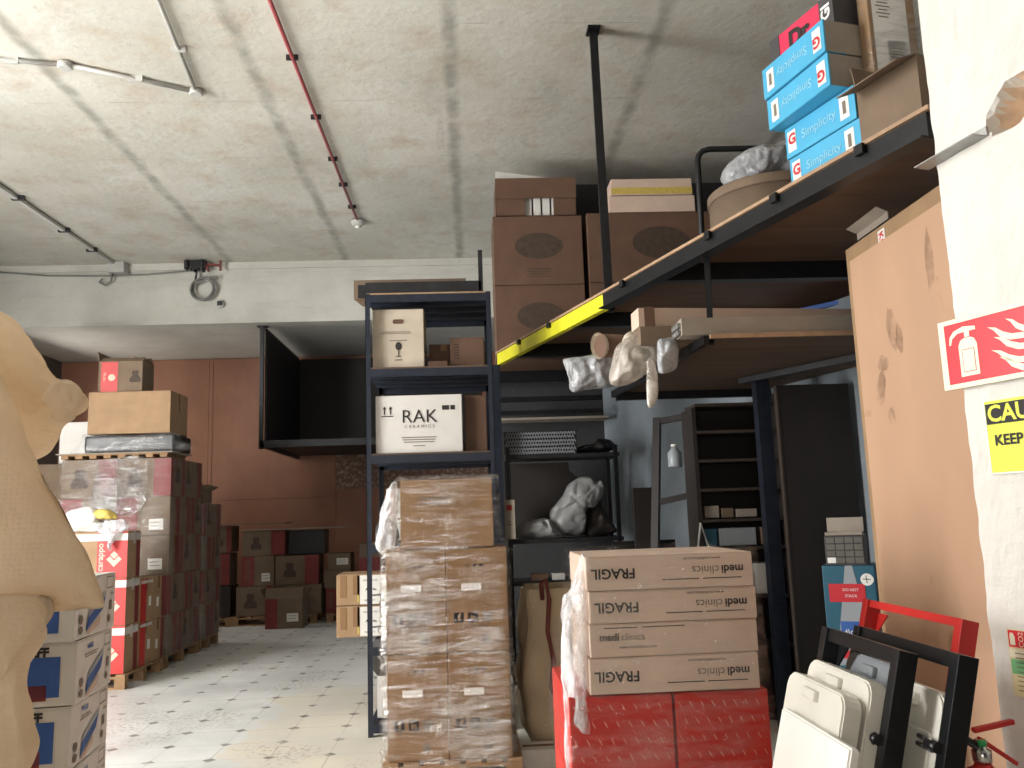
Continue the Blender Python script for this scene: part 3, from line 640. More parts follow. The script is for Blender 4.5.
# near-left bottom corners; local +Y runs along the deck edge away from the camera
bz = ZD + .002
bluebox('blue sleeved box at the bottom of the stack, resting on the storage deck', (1.815, 3.575, bz), RW, False)
bluebox('third blue sleeved box from the top, logo at its far end', (1.806, 3.58, bz + .165), RW, False)
bluebox('second blue sleeved box from the top, pushed out over the lower two', (1.700, 3.585, bz + .330), math.radians(14), True)
bluebox('topmost blue sleeved box, below the red and grey carton', (1.690, 3.58, bz + .495), math.radians(14.5), True)
t = thing('red_box', 'red and charcoal printed box lying on top of the blue boxes', 'box', (1.765, 3.62, bz + .66), RW)
G().box(0, .36, 0, .46, 0, .16, .003).build('body', 'magenta', t); G().box(-.003, .363, -.003, .09, -.001, .162).build('charcoal_end', 'charcoal', t); G().box(-.003, .363, .39, .463, -.001, .162).build('charcoal_end', 'charcoal', t)
decals(t, (.363, .463, .16), [('text', 'L', .22, .075, .13, 0, 'ink', 'Dr', .006)]); lettering('GI', .08, t, fbasis((.363, .463, .16), 'L', .006)[0] @ Matrix.Translation((.42, .08, 0)) @ Matrix.Rotation(math.pi / 2, 4, 'Z'), 'white', .003)
t = thing('charcoal_box', 'small charcoal box with red top beside the red box', 'box', (1.93, 3.80, bz + .83), RW); G().box(0, .2, 0, .2, 0, .14, .003).build('body', 'charcoal', t); G().box(0, .2, 0, .2, .14, .155).build('lid', 'magenta', t)
# open kraft carton at the deck end beside the pillar, and the wrapped upright pack
open_carton('open_carton', 'open kraft carton at the end of the deck against the white pillar', 'carton', (1.885, 3.185, ZD + .003), (.36, .34, .25), RW, 'card_dull', None, (), (None, 10, 112, 10), .13)
t = thing('wrapped_pack', 'upright kraft pack with shipping labels under clear film beside the pillar', 'package', (1.90, 3.56, ZD + .005), RW - .1)
G().box(0, .26, 0, .07, 0, .85, .004).build('body', 'card', t)
decals(t, (.26, .07, .85), [('label', 'F', .02, .36, .19, .46, 'white'), ('lines', 'F', .08, .78, .08, .018, 'ink_soft', 8), ('rect', 'F', .14, .72, .04, .05, 'ink_soft'), ('rect', 'F', .13, .60, .05, .03, 'ink_soft'), ('label', 'F', .09, .42, .10, .12, 'paper'), ('lines', 'F', .14, .50, .08, .015, 'ink_soft', 5)])
g = G(); g.box(-.012, .272, -.012, .075, .0, .86, .01); g.build('film', 'film', t)

# ------------------------------------------------------------------ main rack (navy slotted angle)
rk = thing('steel_rack', 'tall dark navy steel shelving rack standing in the middle of the warehouse', 'rack')
RX0, RX1, RY0, RY1 = -.79, .19, 6.5, 7.42
for x, sx_ in ((RX0, 1), (RX1, -1)):
    for y, sy in ((RY0, 1), (RY1, -1)):
        g = G(); g.box(min(x, x + sx_ * .038), max(x, x + sx_ * .038), min(y, y + sy * .004), max(y, y + sy * .004), 0, 3.30)
        g.box(min(x, x + sx_ * .004), max(x, x + sx_ * .004), min(y, y + sy * .045), max(y, y + sy * .045), 0, 3.30); g.build('post', 'steel_navy', rk)
for z in (3.29, 2.70, 2.035, 1.37, .63, .09):
    g = G(); g.box(RX0 + .006, RX1 - .006, RY0 + .006, RY1 - .006, z - .012, z); g.box(RX0 + .006, RX1 - .006, RY0 - .002, RY0 + .004, z - .062, z); g.box(RX0 + .006, RX1 - .006, RY1 - .004, RY1 + .002, z - .062, z)
    for k in range(1, 4): yy = RY0 + k * .23; g.box(RX0 + .01, RX1 - .01, yy - .02, yy + .02, z - .04, z - .012)
    g.build('shelf', 'steel_navy', rk)
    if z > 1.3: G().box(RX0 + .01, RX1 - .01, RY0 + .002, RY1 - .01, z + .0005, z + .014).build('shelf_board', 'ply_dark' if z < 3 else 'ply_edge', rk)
# angle and board on top of the rack
g = G(); g.box(-.79, .12, 0, .10, 0, .09); g.box(-.86, .12, .10, .14, -.0, .10); g.box(.10, .135, 0, .06, 0, .34)
tag(g.build('steel_channel', 'steel_dull', None, (0, 6.52, 3.306)), 'grey steel channel with an upright stub lying on top of the rack', 'steel profile')
g = G(); g.prism([(-.90, .0), (.0, .0), (-.06, .25), (-.86, .25)], 0, .06); o = g.build('timber_board', 'card_dull', None, (0, 6.68, 3.306 + .09)); tag(o, 'tan board lying behind the steel channel on the rack top', 'board'); o.location.z = 3.306
o.scale = (1, 1, 2.6)
# rack contents
carton('cream_carton', 'tall cream carton with handle hole and glass symbol on the upper rack shelf', 'carton', (-.74, 6.56, 2.716), (.40, .40, .47), 0, 'card_cream', None,
       [('hole', 'F', .20, .37, .085, .035, 'card_brown'), ('glass', 'F', .20, .14, .11, 0, 'ink'), ('lines', 'F', .20, .215, .16, .02, 'ink_soft', 1), ('lines', 'F', .2, .06, .07, .02, 'ink', 1), ('lines', 'F', .18, .285, .3, .012, 'ink_soft', 2)])
carton('small_kraft_carton', 'small kraft carton beside the tall cream carton on the upper rack shelf', 'carton', (-.31, 6.75, 2.716), (.24, .3, .22), .04, 'card_brown', 'small kraft cartons on the rack', (), tapef=True)
carton('small_kraft_carton', 'kraft carton with open flap at the right of the upper rack shelf', 'carton', (-.14, 6.66, 2.716), (.27, .35, .25), -.05, 'card_brown', 'small kraft cartons on the rack', [('lines', 'F', .05, .19, .05, .022, 'ink', 6)])
carton('small_kraft_carton', 'flat kraft carton at the front of the upper rack shelf', 'carton', (-.31, 6.57, 2.716), (.15, .16, .05), 0, 'card_brown', 'small kraft cartons on the rack')
carton('ceramics_carton', 'white carton printed RAK CERAMICS on the middle rack shelf', 'carton', (-.72, 6.54, 2.051), (.665, .45, .445), 0, 'card_white', None,
       [('text', 'F', .335, .275, .145, 0, 'ink', 'RAK', -.001), ('text', 'F', .335, .20, .035, 0, 'ink_soft', 'C E R A M I C S'), ('lines', 'F', .33, .115, .32, .018, 'ink_soft', 3), ('lines', 'F', .33, .05, .1, .014, 'ink', 1),
        ('arrows', 'F', .09, .33, .065, 0, 'ink'), ('rect', 'F', .51, .325, .055, .035, 'ink'), ('rect', 'F', .575, .325, .035, .035, 'ink')])
carton('kraft_carton', 'brown kraft carton to the right of the white RAK carton', 'carton', (-.035, 6.60, 2.051), (.17, .5, .44), 0, 'card_brown')
# lower shelf odds and ends
for i, (x, z, s_, lab) in enumerate(((-.74, 1.386, .16, 'white small carton on the lower rack shelf beside the wrapped stack, bottom of three'), (-.71, 1.56, .13, 'white small carton in the middle of three on the lower rack shelf'), (-.69, 1.69, .11, 'white small carton with red mark, topmost of three on the lower rack shelf'))):
    carton('small_white_carton', lab, 'carton', (x, 7.0, z), (s_, .2, s_), 0, 'card_white', 'small white cartons on the rack', [('rect', 'F', .02, .03, .04, .04, 'ink_red')])
bag('white_plastic_bag', 'crumpled white plastic bag at the front of the lower rack shelf', 'plastic bag', (-.66, 6.6, 1.47), [(-.08, -.07), (-.06, .05), (.0, .09), (.08, .05), (.10, -.06), (0, -.08)], .07, 'bag_silver', .02, seed=31)
for i, lab in enumerate(('lower of two kraft cartons with paper labels jutting from the rack', 'upper of two kraft cartons with paper labels jutting from the rack')):
    carton('labelled_carton', lab, 'carton', (-1.09, 6.98, .645 + i * .245), (.75, .38, .24), 0, 'card', 'labelled cartons jutting from the rack',
           [('label', 'F', .185, .005, .24, .225, 'paper'), ('text', 'F', .21, .19, .020, 0, 'ink', 'INVOICE NO.', 0, 'LEFT'), ('text', 'F', .23, .12, .028, 0, 'ink', 'Art No.', .001, 'LEFT'), ('text', 'F', .26, .075, .028, 0, 'ink', 'Quantity', .001, 'LEFT'), ('text', 'F', .22, .035, .022, 0, 'ink', 'NET WT', 0, 'LEFT'), ('rect', 'F', .03, .06, .05, .17, 'tape'), ('rect', 'F', .13, .08, .05, .15, 'tape'), ('rect', 'F', .165, .02, .015, .21, 'yellow_tape')])
open_carton('white_floor_carton', 'white carton with open flap on the floor under the rack', 'carton', (-.735, 6.62, .105), (.42, .5, .30), 0, 'card_white', None, [('icons', 'F', .15, .22, .03, 0, 'ink_soft'), ('oval', 'F', .12, .06, .03, .03, 'ink_soft')], (None, 20, 40, 10), .12)

# ------------------------------------------------------------------ film-wrapped kraft stack in front of the rack
pallet('wooden pallet under the film-wrapped kraft stack in front of the rack', -.56, 5.28, .82, .80, .14)
def soc(u, v): return [('icons', 'F', u - .08, .50, .032, 0, 'ink'), ('label', 'F', u - .16, .36, .12, .042, 'paper'), ('rect', 'F', u - .21, .17, .060, .060, 'ink'), ('rect', 'F', u - .125, .17, .060, .060, 'ink'), ('rect', 'F', u - .04, .17, .060, .060, 'ink_soft'),
                     ('text', 'F', u - .178, .20, .055, 0, 'card', 'f', .002), ('text', 'F', u - .095, .20, .048, 0, 'card', 'in', .001), ('lines', 'F', u - .10, .150, .24, .012, 'ink_soft', 1), ('oval', 'F', u - .02, .07, .024, .024, 'ink_soft')]
for j, (z, h) in enumerate(((.142, .605), (.752, .61))):
    for i, x in enumerate((-.53, -.165)):
        wd = .36 if i == 0 else .37
        carton('tall_kraft_carton', ('lower ', 'middle-tier ')[j] + ('left', 'right')[i] + ' tall kraft carton inside the film-wrapped stack by the rack', 'carton', (x, 5.30, z), (wd, .74, h), 0, 'card_gold', 'kraft cartons in the film-wrapped stack', soc(.25, 0))
carton('tall_kraft_carton', 'single kraft carton on top of the film-wrapped stack by the rack', 'carton', (-.44, 5.32, 1.368), (.57, .6, .42), 0, 'card_gold', 'kraft cartons in the film-wrapped stack', [('lines', 'F', .2, .3, .2, .03, 'ink_soft', 2)])
wrap_film('stretch_film', 'glossy clear stretch film wrapped round the kraft cartons in front of the rack',
          [(.10, -.55, .215, 5.29, 6.05), (.72, -.55, .215, 5.29, 6.05), (.755, -.555, .205, 5.285, 6.05), (1.35, -.55, .215, 5.29, 6.05), (1.42, -.51, .17, 5.30, 5.98), (1.80, -.46, .145, 5.31, 5.94)], 'film', .013, 3, 110, 10.0)
bag('film_tail', 'loose bunched film hanging down the left edge of the wrapped kraft stack', 'stretch film', (-.54, 5.42, 1.55), [(-.05, -.18), (-.03, .05), (.02, .2), (.07, .22), (.07, 0), (.05, -.2)], .05, 'film_dense', .02, seed=41)

# ------------------------------------------------------------------ FRAGIL stack
pallet('wooden pallet under the red and pink carton stack', .37, 3.58, .82, .82, .14)
for j in range(2):
    for i, (x, wd) in enumerate(((.375, .425), (.81, .39))):
        z = .142 + j * .335; h = .33
        carton('red_carton', ('lower ', 'upper ')[j] + ('left', 'right')[i] + ' plain red carton with fine pale flecks below the FRAGIL boxes', 'carton', (x, 3.61, z), (wd, .74, h), 0, 'red_card', 'red cartons below the FRAGIL boxes', [('flecks', 'F', wd, h, 0, 0, 'card_pink')], tape=None)
fr = [('text', 'F', .115, .075, .058, 180, 'ink', 'FRAGIL', .0012), ('text', 'F', .665, .078, .048, 180, 'ink', 'medi', .001, 'LEFT'), ('text', 'F', .562, .078, .048, 180, 'ink_soft', 'clinics', 0, 'LEFT'), ('text', 'F', .49, .128, .018, 180, 'ink', 'www.mediclinics.com'),
      ('rect', 'F', .49, .038, .165, .0035, 'ink'), ('rect', 'F', .32, .038, .155, .0035, 'ink')]
fu = [('rect', 'F', .06, .13, .14, .0035, 'ink'), ('rect', 'F', .22, .13, .18, .0035, 'ink'), ('text', 'F', .04, .09, .042, 0, 'ink', 'medi', .001, 'LEFT'), ('text', 'F', .130, .09, .042, 0, 'ink_soft', 'clinics', 0, 'LEFT'), ('text', 'F', .2, .045, .018, 0, 'ink', 'www.mediclinics.com')]
for k, (x, z, dd, lab) in enumerate(((.462, .815, fr, 'bottom'), (.470, .960, fu, 'third from the top'), (.474, 1.095, fr, 'second from the top'), (.466, 1.228, fr, 'topmost'))):
    hh = (.143, .133, .131, .140)[k]
    carton('fragile_box', 'pale pink mediclinics box, ' + lab + ' of four' + (', print the right way up' if k == 1 else ''), 'box', (x, 3.60, z), (.705, .62, hh), (-.006, .01, .004, -.008)[k], 'card_pink', 'pale pink mediclinics boxes', [d_ for d_ in [tuple([q[0], q[1], q[2], q[3] * hh / .15] + list(q[4:])) for q in dd]], tape=None)
wrap_film('stretch_film', 'clear stretch film round the red and pale pink box stack', [(.12, .37, 1.205, 3.595, 4.36), (.80, .365, 1.205, 3.595, 4.36), (.86, .40, 1.19, 3.59, 4.33), (1.376, .46, 1.18, 3.59, 4.27)], 'film_light', .006, 9, 60)
bag('film_bunch', 'milky bunched film gathered down the left side of the FRAGIL stack', 'stretch film', (.435, 3.72, .95), [(-.07, -.45), (-.065, -.1), (-.05, .22), (-.02, .28), (.04, .43), (.05, .1), (.03, -.2), (.0, -.45)], .12, 'film_dense', .03, seed=44, fs=5)

# ------------------------------------------------------------------ bulk bag
t = thing('bulk_bag', 'beige woven bulk bag standing between the kraft stack and the FRAGIL stack', 'bag', (.69, 6.05, 0))
g = G(); rows = []
for i in range(33):
    z = 1.06 * i / 32; sc_ = .36 + .05 * math.sin(z * 3.0) + (.0 if z > .15 else -.06 * (1 - z / .15)); row = []
    for k in range(48):
        a = 2 * math.pi * k / 48; ca, sa = math.cos(a), math.sin(a); sq = 1 / max(abs(ca), abs(sa)) ** .55
        r = sc_ * sq + .035 * noise.noise(Vector((ca * 2.2, sa * 2.2, z * 5))) + .02 * noise.noise(Vector((ca * 6, sa * 6, z * 9)))
        row.append(g.bm.verts.new((r * ca, r * sa * .8, z)))
    rows.append(row)
for i in range(32):
    for k in range(48):
        f = g.bm.faces.new((rows[i][k], rows[i][(k + 1) % 48], rows[i + 1][(k + 1) % 48], rows[i + 1][k])); f.smooth = True
g.bm.faces.new(rows[0][::-1]); g.bm.faces.new([g.bm.verts.new(v.co + Vector((-v.co.x * .25, -v.co.y * .25, -.10))) for v in rows[-1]])
g.build('bag_body', 'bag_fabric', t)
g = G(); g.tube([(-.24, -.30, 1.0), (-.25, -.36, 1.10), (-.22, -.36, 1.13), (-.20, -.355, 1.0), (-.22, -.37, .8), (-.19, -.38, .62), (-.21, -.37, .45), (-.15, -.36, .30)], .016, 8); g.build('strap', 'strap_red', t)
carton('small_carton', 'small white carton on the floor in front of the bulk bag', 'carton', (.27, 5.55, .0), (.22, .2, .11), 0, 'card_white')

# ------------------------------------------------------------------ bag shelf under the deck
sh = thing('dark_shelving', 'dark steel shelving with plastic bags, under the storage deck beside the white wall', 'shelving')
X0, X1, Y0, Y1 = .34, 1.43, 8.22, 8.74
for x in (X0, X1 - .04):
    for y in (Y0, Y1 - .04): G().box(x, x + .04, y, y + .04, 0, 2.2, .003).build('post', 'steel_black', sh)
for z in (2.13, 1.32, .93, .2): G().box(X0, X1 + .02, Y0 + .001, Y1, z - .04, z, .003).build('shelf', 'steel_dull', sh)
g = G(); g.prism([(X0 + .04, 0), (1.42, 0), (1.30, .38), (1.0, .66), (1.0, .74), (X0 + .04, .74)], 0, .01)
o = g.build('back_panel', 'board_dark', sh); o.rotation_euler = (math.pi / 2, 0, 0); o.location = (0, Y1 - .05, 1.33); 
# perforated baskets on the top shelf
bk_ = thing('mesh_basket_stack', 'black perforated trays stacked on the top shelf of the dark shelving', 'trays', (.34, 8.24, 2.131))
for k in range(3):
    g = G(); z0 = k * .075
    for r_ in range(2):
        for q in range(26):
            x = q * .026 + (r_ * .013); zz0 = z0 + r_ * .035
            g.bar((x, 0, zz0), (x + .013, 0, zz0 + .035), .008, .008); g.bar((x + .013, 0, zz0 + .035), (x + .026, 0, zz0), .008, .008)
    g.build('mesh_front', 'plastic_grey', bk_); g = G(); g.box(-.01, .70, -.008, .01, z0 + .068, z0 + .075); g.box(-.01, .70, .02, .4, z0, z0 + .07); g.build('tray', 'plastic_black', bk_)
bag('dark_plastic_bag', 'flat dark plastic bag at the right end of the top dark shelf', 'plastic bag', (1.22, 8.4, 2.19), [(-.22, -.04), (-.12, .02), (.0, .03), (.06, .08), (.18, .06), (.22, -.03), (.0, -.05)], .12, 'plastic_black', .015, seed=51)
bag('grey_sack', 'tall leaning grey plastic sack on the middle dark shelf', 'plastic bag', (1.03, 8.45, 1.60), [(-.27, -.06), (-.22, .03), (-.10, .18), (.03, .30), (.14, .31), (.18, .24), (.26, .25), (.28, .14), (.2, .02), (.1, -.02), (.07, -.26), (-.10, -.26), (-.22, -.24)], .14, 'bag_grey', .03, seed=52, fs=5)
bag('crumpled_sack', 'low crumpled grey sack to the left of the leaning sack', 'plastic bag', (.66, 8.42, 1.42), [(-.25, -.10), (-.2, .03), (-.08, .08), (.05, .09), (.14, .04), (.2, -.10)], .14, 'bag_grey', .03, seed=53, fs=6)
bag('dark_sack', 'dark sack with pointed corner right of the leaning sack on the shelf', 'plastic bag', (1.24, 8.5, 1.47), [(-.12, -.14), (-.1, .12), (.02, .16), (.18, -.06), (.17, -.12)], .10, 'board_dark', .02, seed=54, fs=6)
carton('white_upright_carton', 'white upright carton with red mark at the left end of the middle dark shelf', 'carton', (.28, 8.16, 1.33), (.13, .3, .37), 0, 'card_cream', None, [('rect', 'F', .05, .27, .05, .05, 'ink_red'), ('lines', 'F', .07, .16, .04, .03, 'ink_soft', 2)])
for i, (x, s_, lab) in enumerate(((.75, .12, 'small white box on the lowest visible dark shelf'), (.55, .16, 'small brown box on the lowest visible dark shelf'), (.95, .1, 'tiny brown box on the lowest visible dark shelf'))):
    carton('small_box', lab, 'carton', (x, 8.25, .932), (s_, .15, .06), 0, ('card_white', 'card_brown', 'card_dull')[i], 'small boxes on the low dark shelf')

# ------------------------------------------------------------------ cabinet, leaning frame, dark panel
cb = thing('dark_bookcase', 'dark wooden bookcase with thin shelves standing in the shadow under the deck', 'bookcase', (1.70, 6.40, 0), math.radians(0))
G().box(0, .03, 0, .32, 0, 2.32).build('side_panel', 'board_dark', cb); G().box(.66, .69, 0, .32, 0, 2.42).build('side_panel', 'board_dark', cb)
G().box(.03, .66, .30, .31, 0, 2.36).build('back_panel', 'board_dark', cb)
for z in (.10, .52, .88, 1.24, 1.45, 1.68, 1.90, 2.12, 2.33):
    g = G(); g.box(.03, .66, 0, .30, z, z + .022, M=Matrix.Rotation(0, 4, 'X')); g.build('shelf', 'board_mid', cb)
for i, (x, z, a, h, mm, lab) in enumerate(((.05, 1.272, .09, .13, 'teal', 'pale teal box at the left of a bookcase shelf'), (.16, 1.272, .28, .13, 'plastic_grey', 'grey-blue wide box on a bookcase shelf'), (.48, 1.272, .14, .13, 'card_dull', 'brown box at the right of a bookcase shelf'),
                                           (.06, 1.482, .11, .09, 'card_grey', 'grey small packet on the upper packed bookcase shelf'), (.19, 1.482, .09, .07, 'card_dull', 'tan small packet on the upper packed bookcase shelf'), (.30, 1.482, .16, .06, 'card_grey', 'flat grey packet on the upper packed bookcase shelf'),
                                           (.10, .912, .22, .2, 'card_dull', 'brown carton low in the bookcase'), (.42, .912, .14, .22, 'card_white', 'pale carton low in the bookcase'))):
    tag(G().box(0, a, 0, .2, 0, h, .004).build('shelf_box', mm, None, (1.70 + x, 6.43, z)), lab, 'box', 'boxes in the dark bookcase')
fr_ = thing('leaning_ladder_frame', 'dark wooden frame leaning against the white wall beside the bookcase', 'frame', (0, 0, 0))
for p, q in (((1.34, 6.75, 0), (1.60, 7.15, 2.33)), ((1.66, 6.68, 0), (1.90, 6.95, 2.2)), ((1.60, 7.15, 2.30), (1.92, 7.0, 2.34)), ((1.54, 6.95, 1.62), (1.85, 6.85, 1.68))):
    g = G(); g.bar(p, q, .06, .05); g.build('rail', 'board_dark', fr_)
for i, x in enumerate((1.64, 1.80)):
    t = thing('white_jug', ('left', 'right')[i] + ' of two pale jugs hanging beside the bookcase', 'bottle', (x + .05, 6.98, 1.90), 0, 'pale jugs beside the bookcase')
    G().lathe([(.055, 0), (.06, .01), (.06, .12), (.03, .15), (.025, .17)], 16).build('jug', 'plastic_grey', t); G().lathe([(.028, .17), (.028, .19)], 12).build('cap', 'plastic_white', t)
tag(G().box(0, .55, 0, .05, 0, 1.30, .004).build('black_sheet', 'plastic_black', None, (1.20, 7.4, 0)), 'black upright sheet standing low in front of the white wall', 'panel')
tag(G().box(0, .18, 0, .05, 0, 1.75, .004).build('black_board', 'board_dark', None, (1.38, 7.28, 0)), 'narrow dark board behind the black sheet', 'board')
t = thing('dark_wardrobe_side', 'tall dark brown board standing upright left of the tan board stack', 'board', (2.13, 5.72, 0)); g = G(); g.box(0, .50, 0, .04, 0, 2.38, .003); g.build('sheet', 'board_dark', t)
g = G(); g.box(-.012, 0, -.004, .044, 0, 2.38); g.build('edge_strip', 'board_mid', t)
# cable loop by the bookcase
g = G(); g.tube([(1.35, 5.9, 1.62 - .3), (1.62, 6.2, 1.10), (1.72, 6.25, 1.28), (1.66, 6.2, 1.45), (1.60, 6.2, 1.1), (1.74, 6.22, .85), (1.66, 6.2, .8)][1:], .008, 6)
tag(g.build('white_cable', 'pipe_white'), 'thin pale cable looping down in front of the bookcase', 'cable')
# drawer organiser stack
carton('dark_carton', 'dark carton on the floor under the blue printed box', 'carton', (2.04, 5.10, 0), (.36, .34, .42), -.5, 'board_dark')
t = thing('blue_printed_box', 'tall teal and blue box with red warning labels below the drawer organiser', 'box', (2.08, 5.10, .422), -.5); SZ = (.29, .3, .77)
G().box(0, .29, 0, .3, 0, .77, .004).build('body', 'teal', t)
decals(t, SZ, [('rect', 'F', .03, .56, .20, .105, 'ink_red'), ('text', 'F', .15, .63, .022, 0, 'white', 'DO NOT'), ('text', 'F', .15, .595, .022, 0, 'white', 'STACK'), ('oval', 'F', .245, .69, .035, .035, 'white'), ('text', 'F', .245, .69, .05, 45, 'ink', 'X'), ('rect', 'F', .08, .33, .11, .12, 'ink_blue'), ('text', 'F', .135, .39, .05, 8, 'white', 'dlon'),
               ('rect', 'F', .08, .24, .18, .045, 'ink_red')])
g = G(); B, W, H = fbasis(SZ, 'F', .0015); g.flat([(.13, .77), (.17, .77), (.27, .2), (.04, .2)], B); g.build('printed_panel', 'plastic_grey', t)
t = thing('drawer_organiser', 'small grey organiser with rows of tiny drawers on the blue box', 'organiser', (2.11, 5.10, 1.194), -.5); G().box(0, .225, 0, .18, 0, .17, .003).build('housing', 'charcoal', t)
for r_ in range(4):
    for c_ in range(4): d_ = G().box(.01 + c_ * .052, .058 + c_ * .052, -.006, .02, .012 + r_ * .039, .045 + r_ * .039, .002).build('drawer', 'drawer_grey' if (r_, c_) != (0, 0) else 'white', t)
open_carton('small_white_box', 'small white box with raised lid on the drawer organiser', 'box', (2.12, 5.11, 1.366), (.21, .16, .02), -.5, 'card_grey', None, (), (None, 5, None, None), .085)

# ------------------------------------------------------------------ tan board stack leaning in the corner behind the pillar
for k, (dx, h, y0, y1, mm, lab) in enumerate(((.0, 2.80, 3.22, 4.20, 'board_tan', 'large scuffed tan board, front of the stack beside the white pillar'), (.035, 2.79, 3.24, 4.23, 'board_tan', 'second tan board behind the scuffed front one'), (.09, 2.93, 3.30, 4.42, 'card', 'upright speckled kraft sheet rising behind the tan boards'))):
    t = thing('tan_board', lab, 'board', (2.01 + dx, y0, 0), math.radians(.5), 'boards beside the pillar'); g = G(); g.box(0, .028, 0, y1 - y0, 0, h, .002); g.build('sheet', mm, t)
    if k == 0:
        random.seed(5)
        for (y, z, a, b2, rz_) in ((.62, 2.36, .05, .10, .3), (.56, 2.30, .03, .07, .1), (.78, 2.1, .05, .08, -.5), (.74, 2.22, .06, .04, .2), (.95, 2.0, .05, .02, .3), (.70, 1.95, .03, .05, .1), (.25, 2.56, .03, .16, 0), (.2, 2.4, .02, .09, .3), (.6, .95, .03, .05, 0), (.3, 2.2, .012, .03, 0), (.5, 1.2, .02, .03, .2)):
            pts = [((y1 - y0) - y + a * (1 + .35 * noise.noise(Vector((math.cos(q) * 2, math.sin(q) * 2, y * 9)))) * math.cos(q + rz_), z + b2 * (1 + .4 * noise.noise(Vector((math.cos(q) * 2, math.sin(q) * 2, z * 9)))) * math.sin(q)) for q in [2 * math.pi * i / 20 for i in range(20)]]
            B, W, H = fbasis((.028, y1 - y0, h), 'L', .001)
            if not 'stain' in MAT: film_mat('stain', .0, .32, (1, 1, 1), S(90, 66, 50), .8, 0, 1.0)
            G().flat(pts, B).build('scuff_mark', 'stain', t)
    if k == 2: decals(t, (.028, y1 - y0, h), [('label', 'L', (y1 - y0) * .33, h - .13, .07, .11, 'paper'), ('text', 'L', (y1 - y0) * .33 + .035, h - .075, .06, -80, 'ink_red', 'KO', .002)])
t = thing('grey_box_lid', 'open grey carton lid lying on top of the board stack', 'lid', (2.10, 3.95, 2.94)); g = G(); g.box(0, .12, 0, .34, 0, .004); g.box(0, .004, 0, .34, 0, .04); g.build('tray', 'card_grey', t)
g = G(); g.box(-.06, .0, 0, .34, 0, .004, M=Matrix.Translation((0, 0, .04)) @ Matrix.Rotation(math.radians(25), 4, 'Y')); g.build('flap', 'card_grey', t)

# ------------------------------------------------------------------ leaning cistern frames
def lean(xt, zt, y0, y1, ang=15.0):
    """matrix: local X = along +Y world, local Y = up the leaning plane, local Z = thickness away from the wall"""
    a = math.radians(ang); u = Vector((0, 1, 0)); v = Vector((math.sin(a), 0, math.cos(a))); n = Vector((-math.cos(a), 0, math.sin(a)))
    H = zt / math.cos(a); o = Vector((xt, y0, zt)) - v * H
    return Matrix(((u.x, v.x, n.x, o.x), (u.y, v.y, n.y, o.y), (u.z, v.z, n.z, o.z), (0, 0, 0, 1))), H, y1 - y0
def cframe(name, label, xt, zt, y0, y1, mm, grp, slots=False, tw=0.0):
    M, H, W = lean(xt, zt, y0, y1); t = thing(name, label, 'frame', (0, 0, 0), 0, grp); t.matrix_world = M @ Matrix.Rotation(tw, 4, 'Z')
    for x in (0, W - .045): G().box(x, x + .045, 0, H, 0, .06, .003).build('leg', mm, t)
    G().box(.045, W - .045, H - (.03 if slots else .045), H, 0.002, .05, .002).build('top_rail', mm, t); G().box(.045, W - .045, H * .42, H * .42 + .045, .002, .058, .002).build('cross_rail', mm, t)
    for x in (0, W - .045): G().box(x - .03, x + .075, -.004, .006, -.02, .08).build('foot_plate', mm, t)
    for s0, s1 in ((.045, .12), (W - .045, W - .12)): G().prism([(s0, H - .045), (s1, H - .045), (s0, H - .14)], .0, .006).build('gusset', mm, t)
    if slots:
        g = G()
        for k in range(8): g.box(.012, .030, H - .20 - k * .12, H - .13 - k * .12, .0595, .0615); g.box(W - .033, W - .015, H - .20 - k * .12, H - .13 - k * .12, .0595, .0615)
        g.build('slot', 'plastic_black', t)
    else:
        g = G()
        for k in (0, 1): g.tube([(.05, H - .26 - k * .022, .07), (.13, H - .26 - k * .022, .07)], .008, 8)
        g.build('threaded_rod', 'chrome', t); g = G(); g.tube([(.02, H - .27, .07), (.075, H - .27, .07)], .016, 10); g.build('rod_sleeve', 'plastic_black', t)
    return t
cframe('red_cistern_frame', 'red steel wall-hung frame with slotted legs, furthest back of the leaning frames', 1.70, 1.14, 2.88, 3.62, 'red', 'leaning steel frames', True)
cframe('black_cistern_frame', 'black steel frame leaning second, between the red frame and the front black frame', 1.44, 1.10, 2.46, 3.14, 'steel_black', 'leaning steel frames')
cframe('black_cistern_frame', 'front black steel frame of the leaning row, closest to the white panels', 1.32, 1.10, 2.57, 3.14, 'steel_black', 'leaning steel frames')
def slab(name, label, xt, zt, y0, y1, hh, th, mm, r=.05, ang=15, bump_=True):
    M, H, W = lean(xt, zt, y0, y1, ang); t = thing(name, label, 'panel', (0, 0, 0), 0, 'white cisterns and panels leaning in the row'); t.matrix_world = M
    pts = []
    for cx, cy, a0 in ((W - r, H - r, 0), (r, H - r, 90), (r, H - hh + r, 180), (W - r, H - hh + r, 270)):
        for k in range(5): a = math.radians(a0 + k * 22.5); pts.append((cx + r * math.cos(a), cy + r * math.sin(a)))
    g = G(); g.prism(pts, 0, th); bmesh.ops.bevel(g.bm, geom=[e for e in g.bm.edges if abs(e.verts[0].co.z - e.verts[1].co.z) < 1e-5], offset=.006, segments=2, affect='EDGES')
    g.build('shell', mm, t, smooth=False)
    if bump_:
        G().box(W * .4, W * .62, H - .06, H - .025, th * .6, th + .018, .008).build('inlet_cover', mm, t); G().box(W * .12, W * .5, H - .34, H - .12, th * .6, th + .008, .006).build('access_plate', mm, t)
    return t
slab('plastic_cistern', 'greyish plastic cistern behind the front black frame', 1.39, 1.02, 2.72, 3.12, .55, .05, 'plastic_grey')
slab('plastic_cistern', 'cream plastic cistern held in the front black frame', 1.25, 1.0, 2.62, 3.10, .98, .06, 'plastic_white')
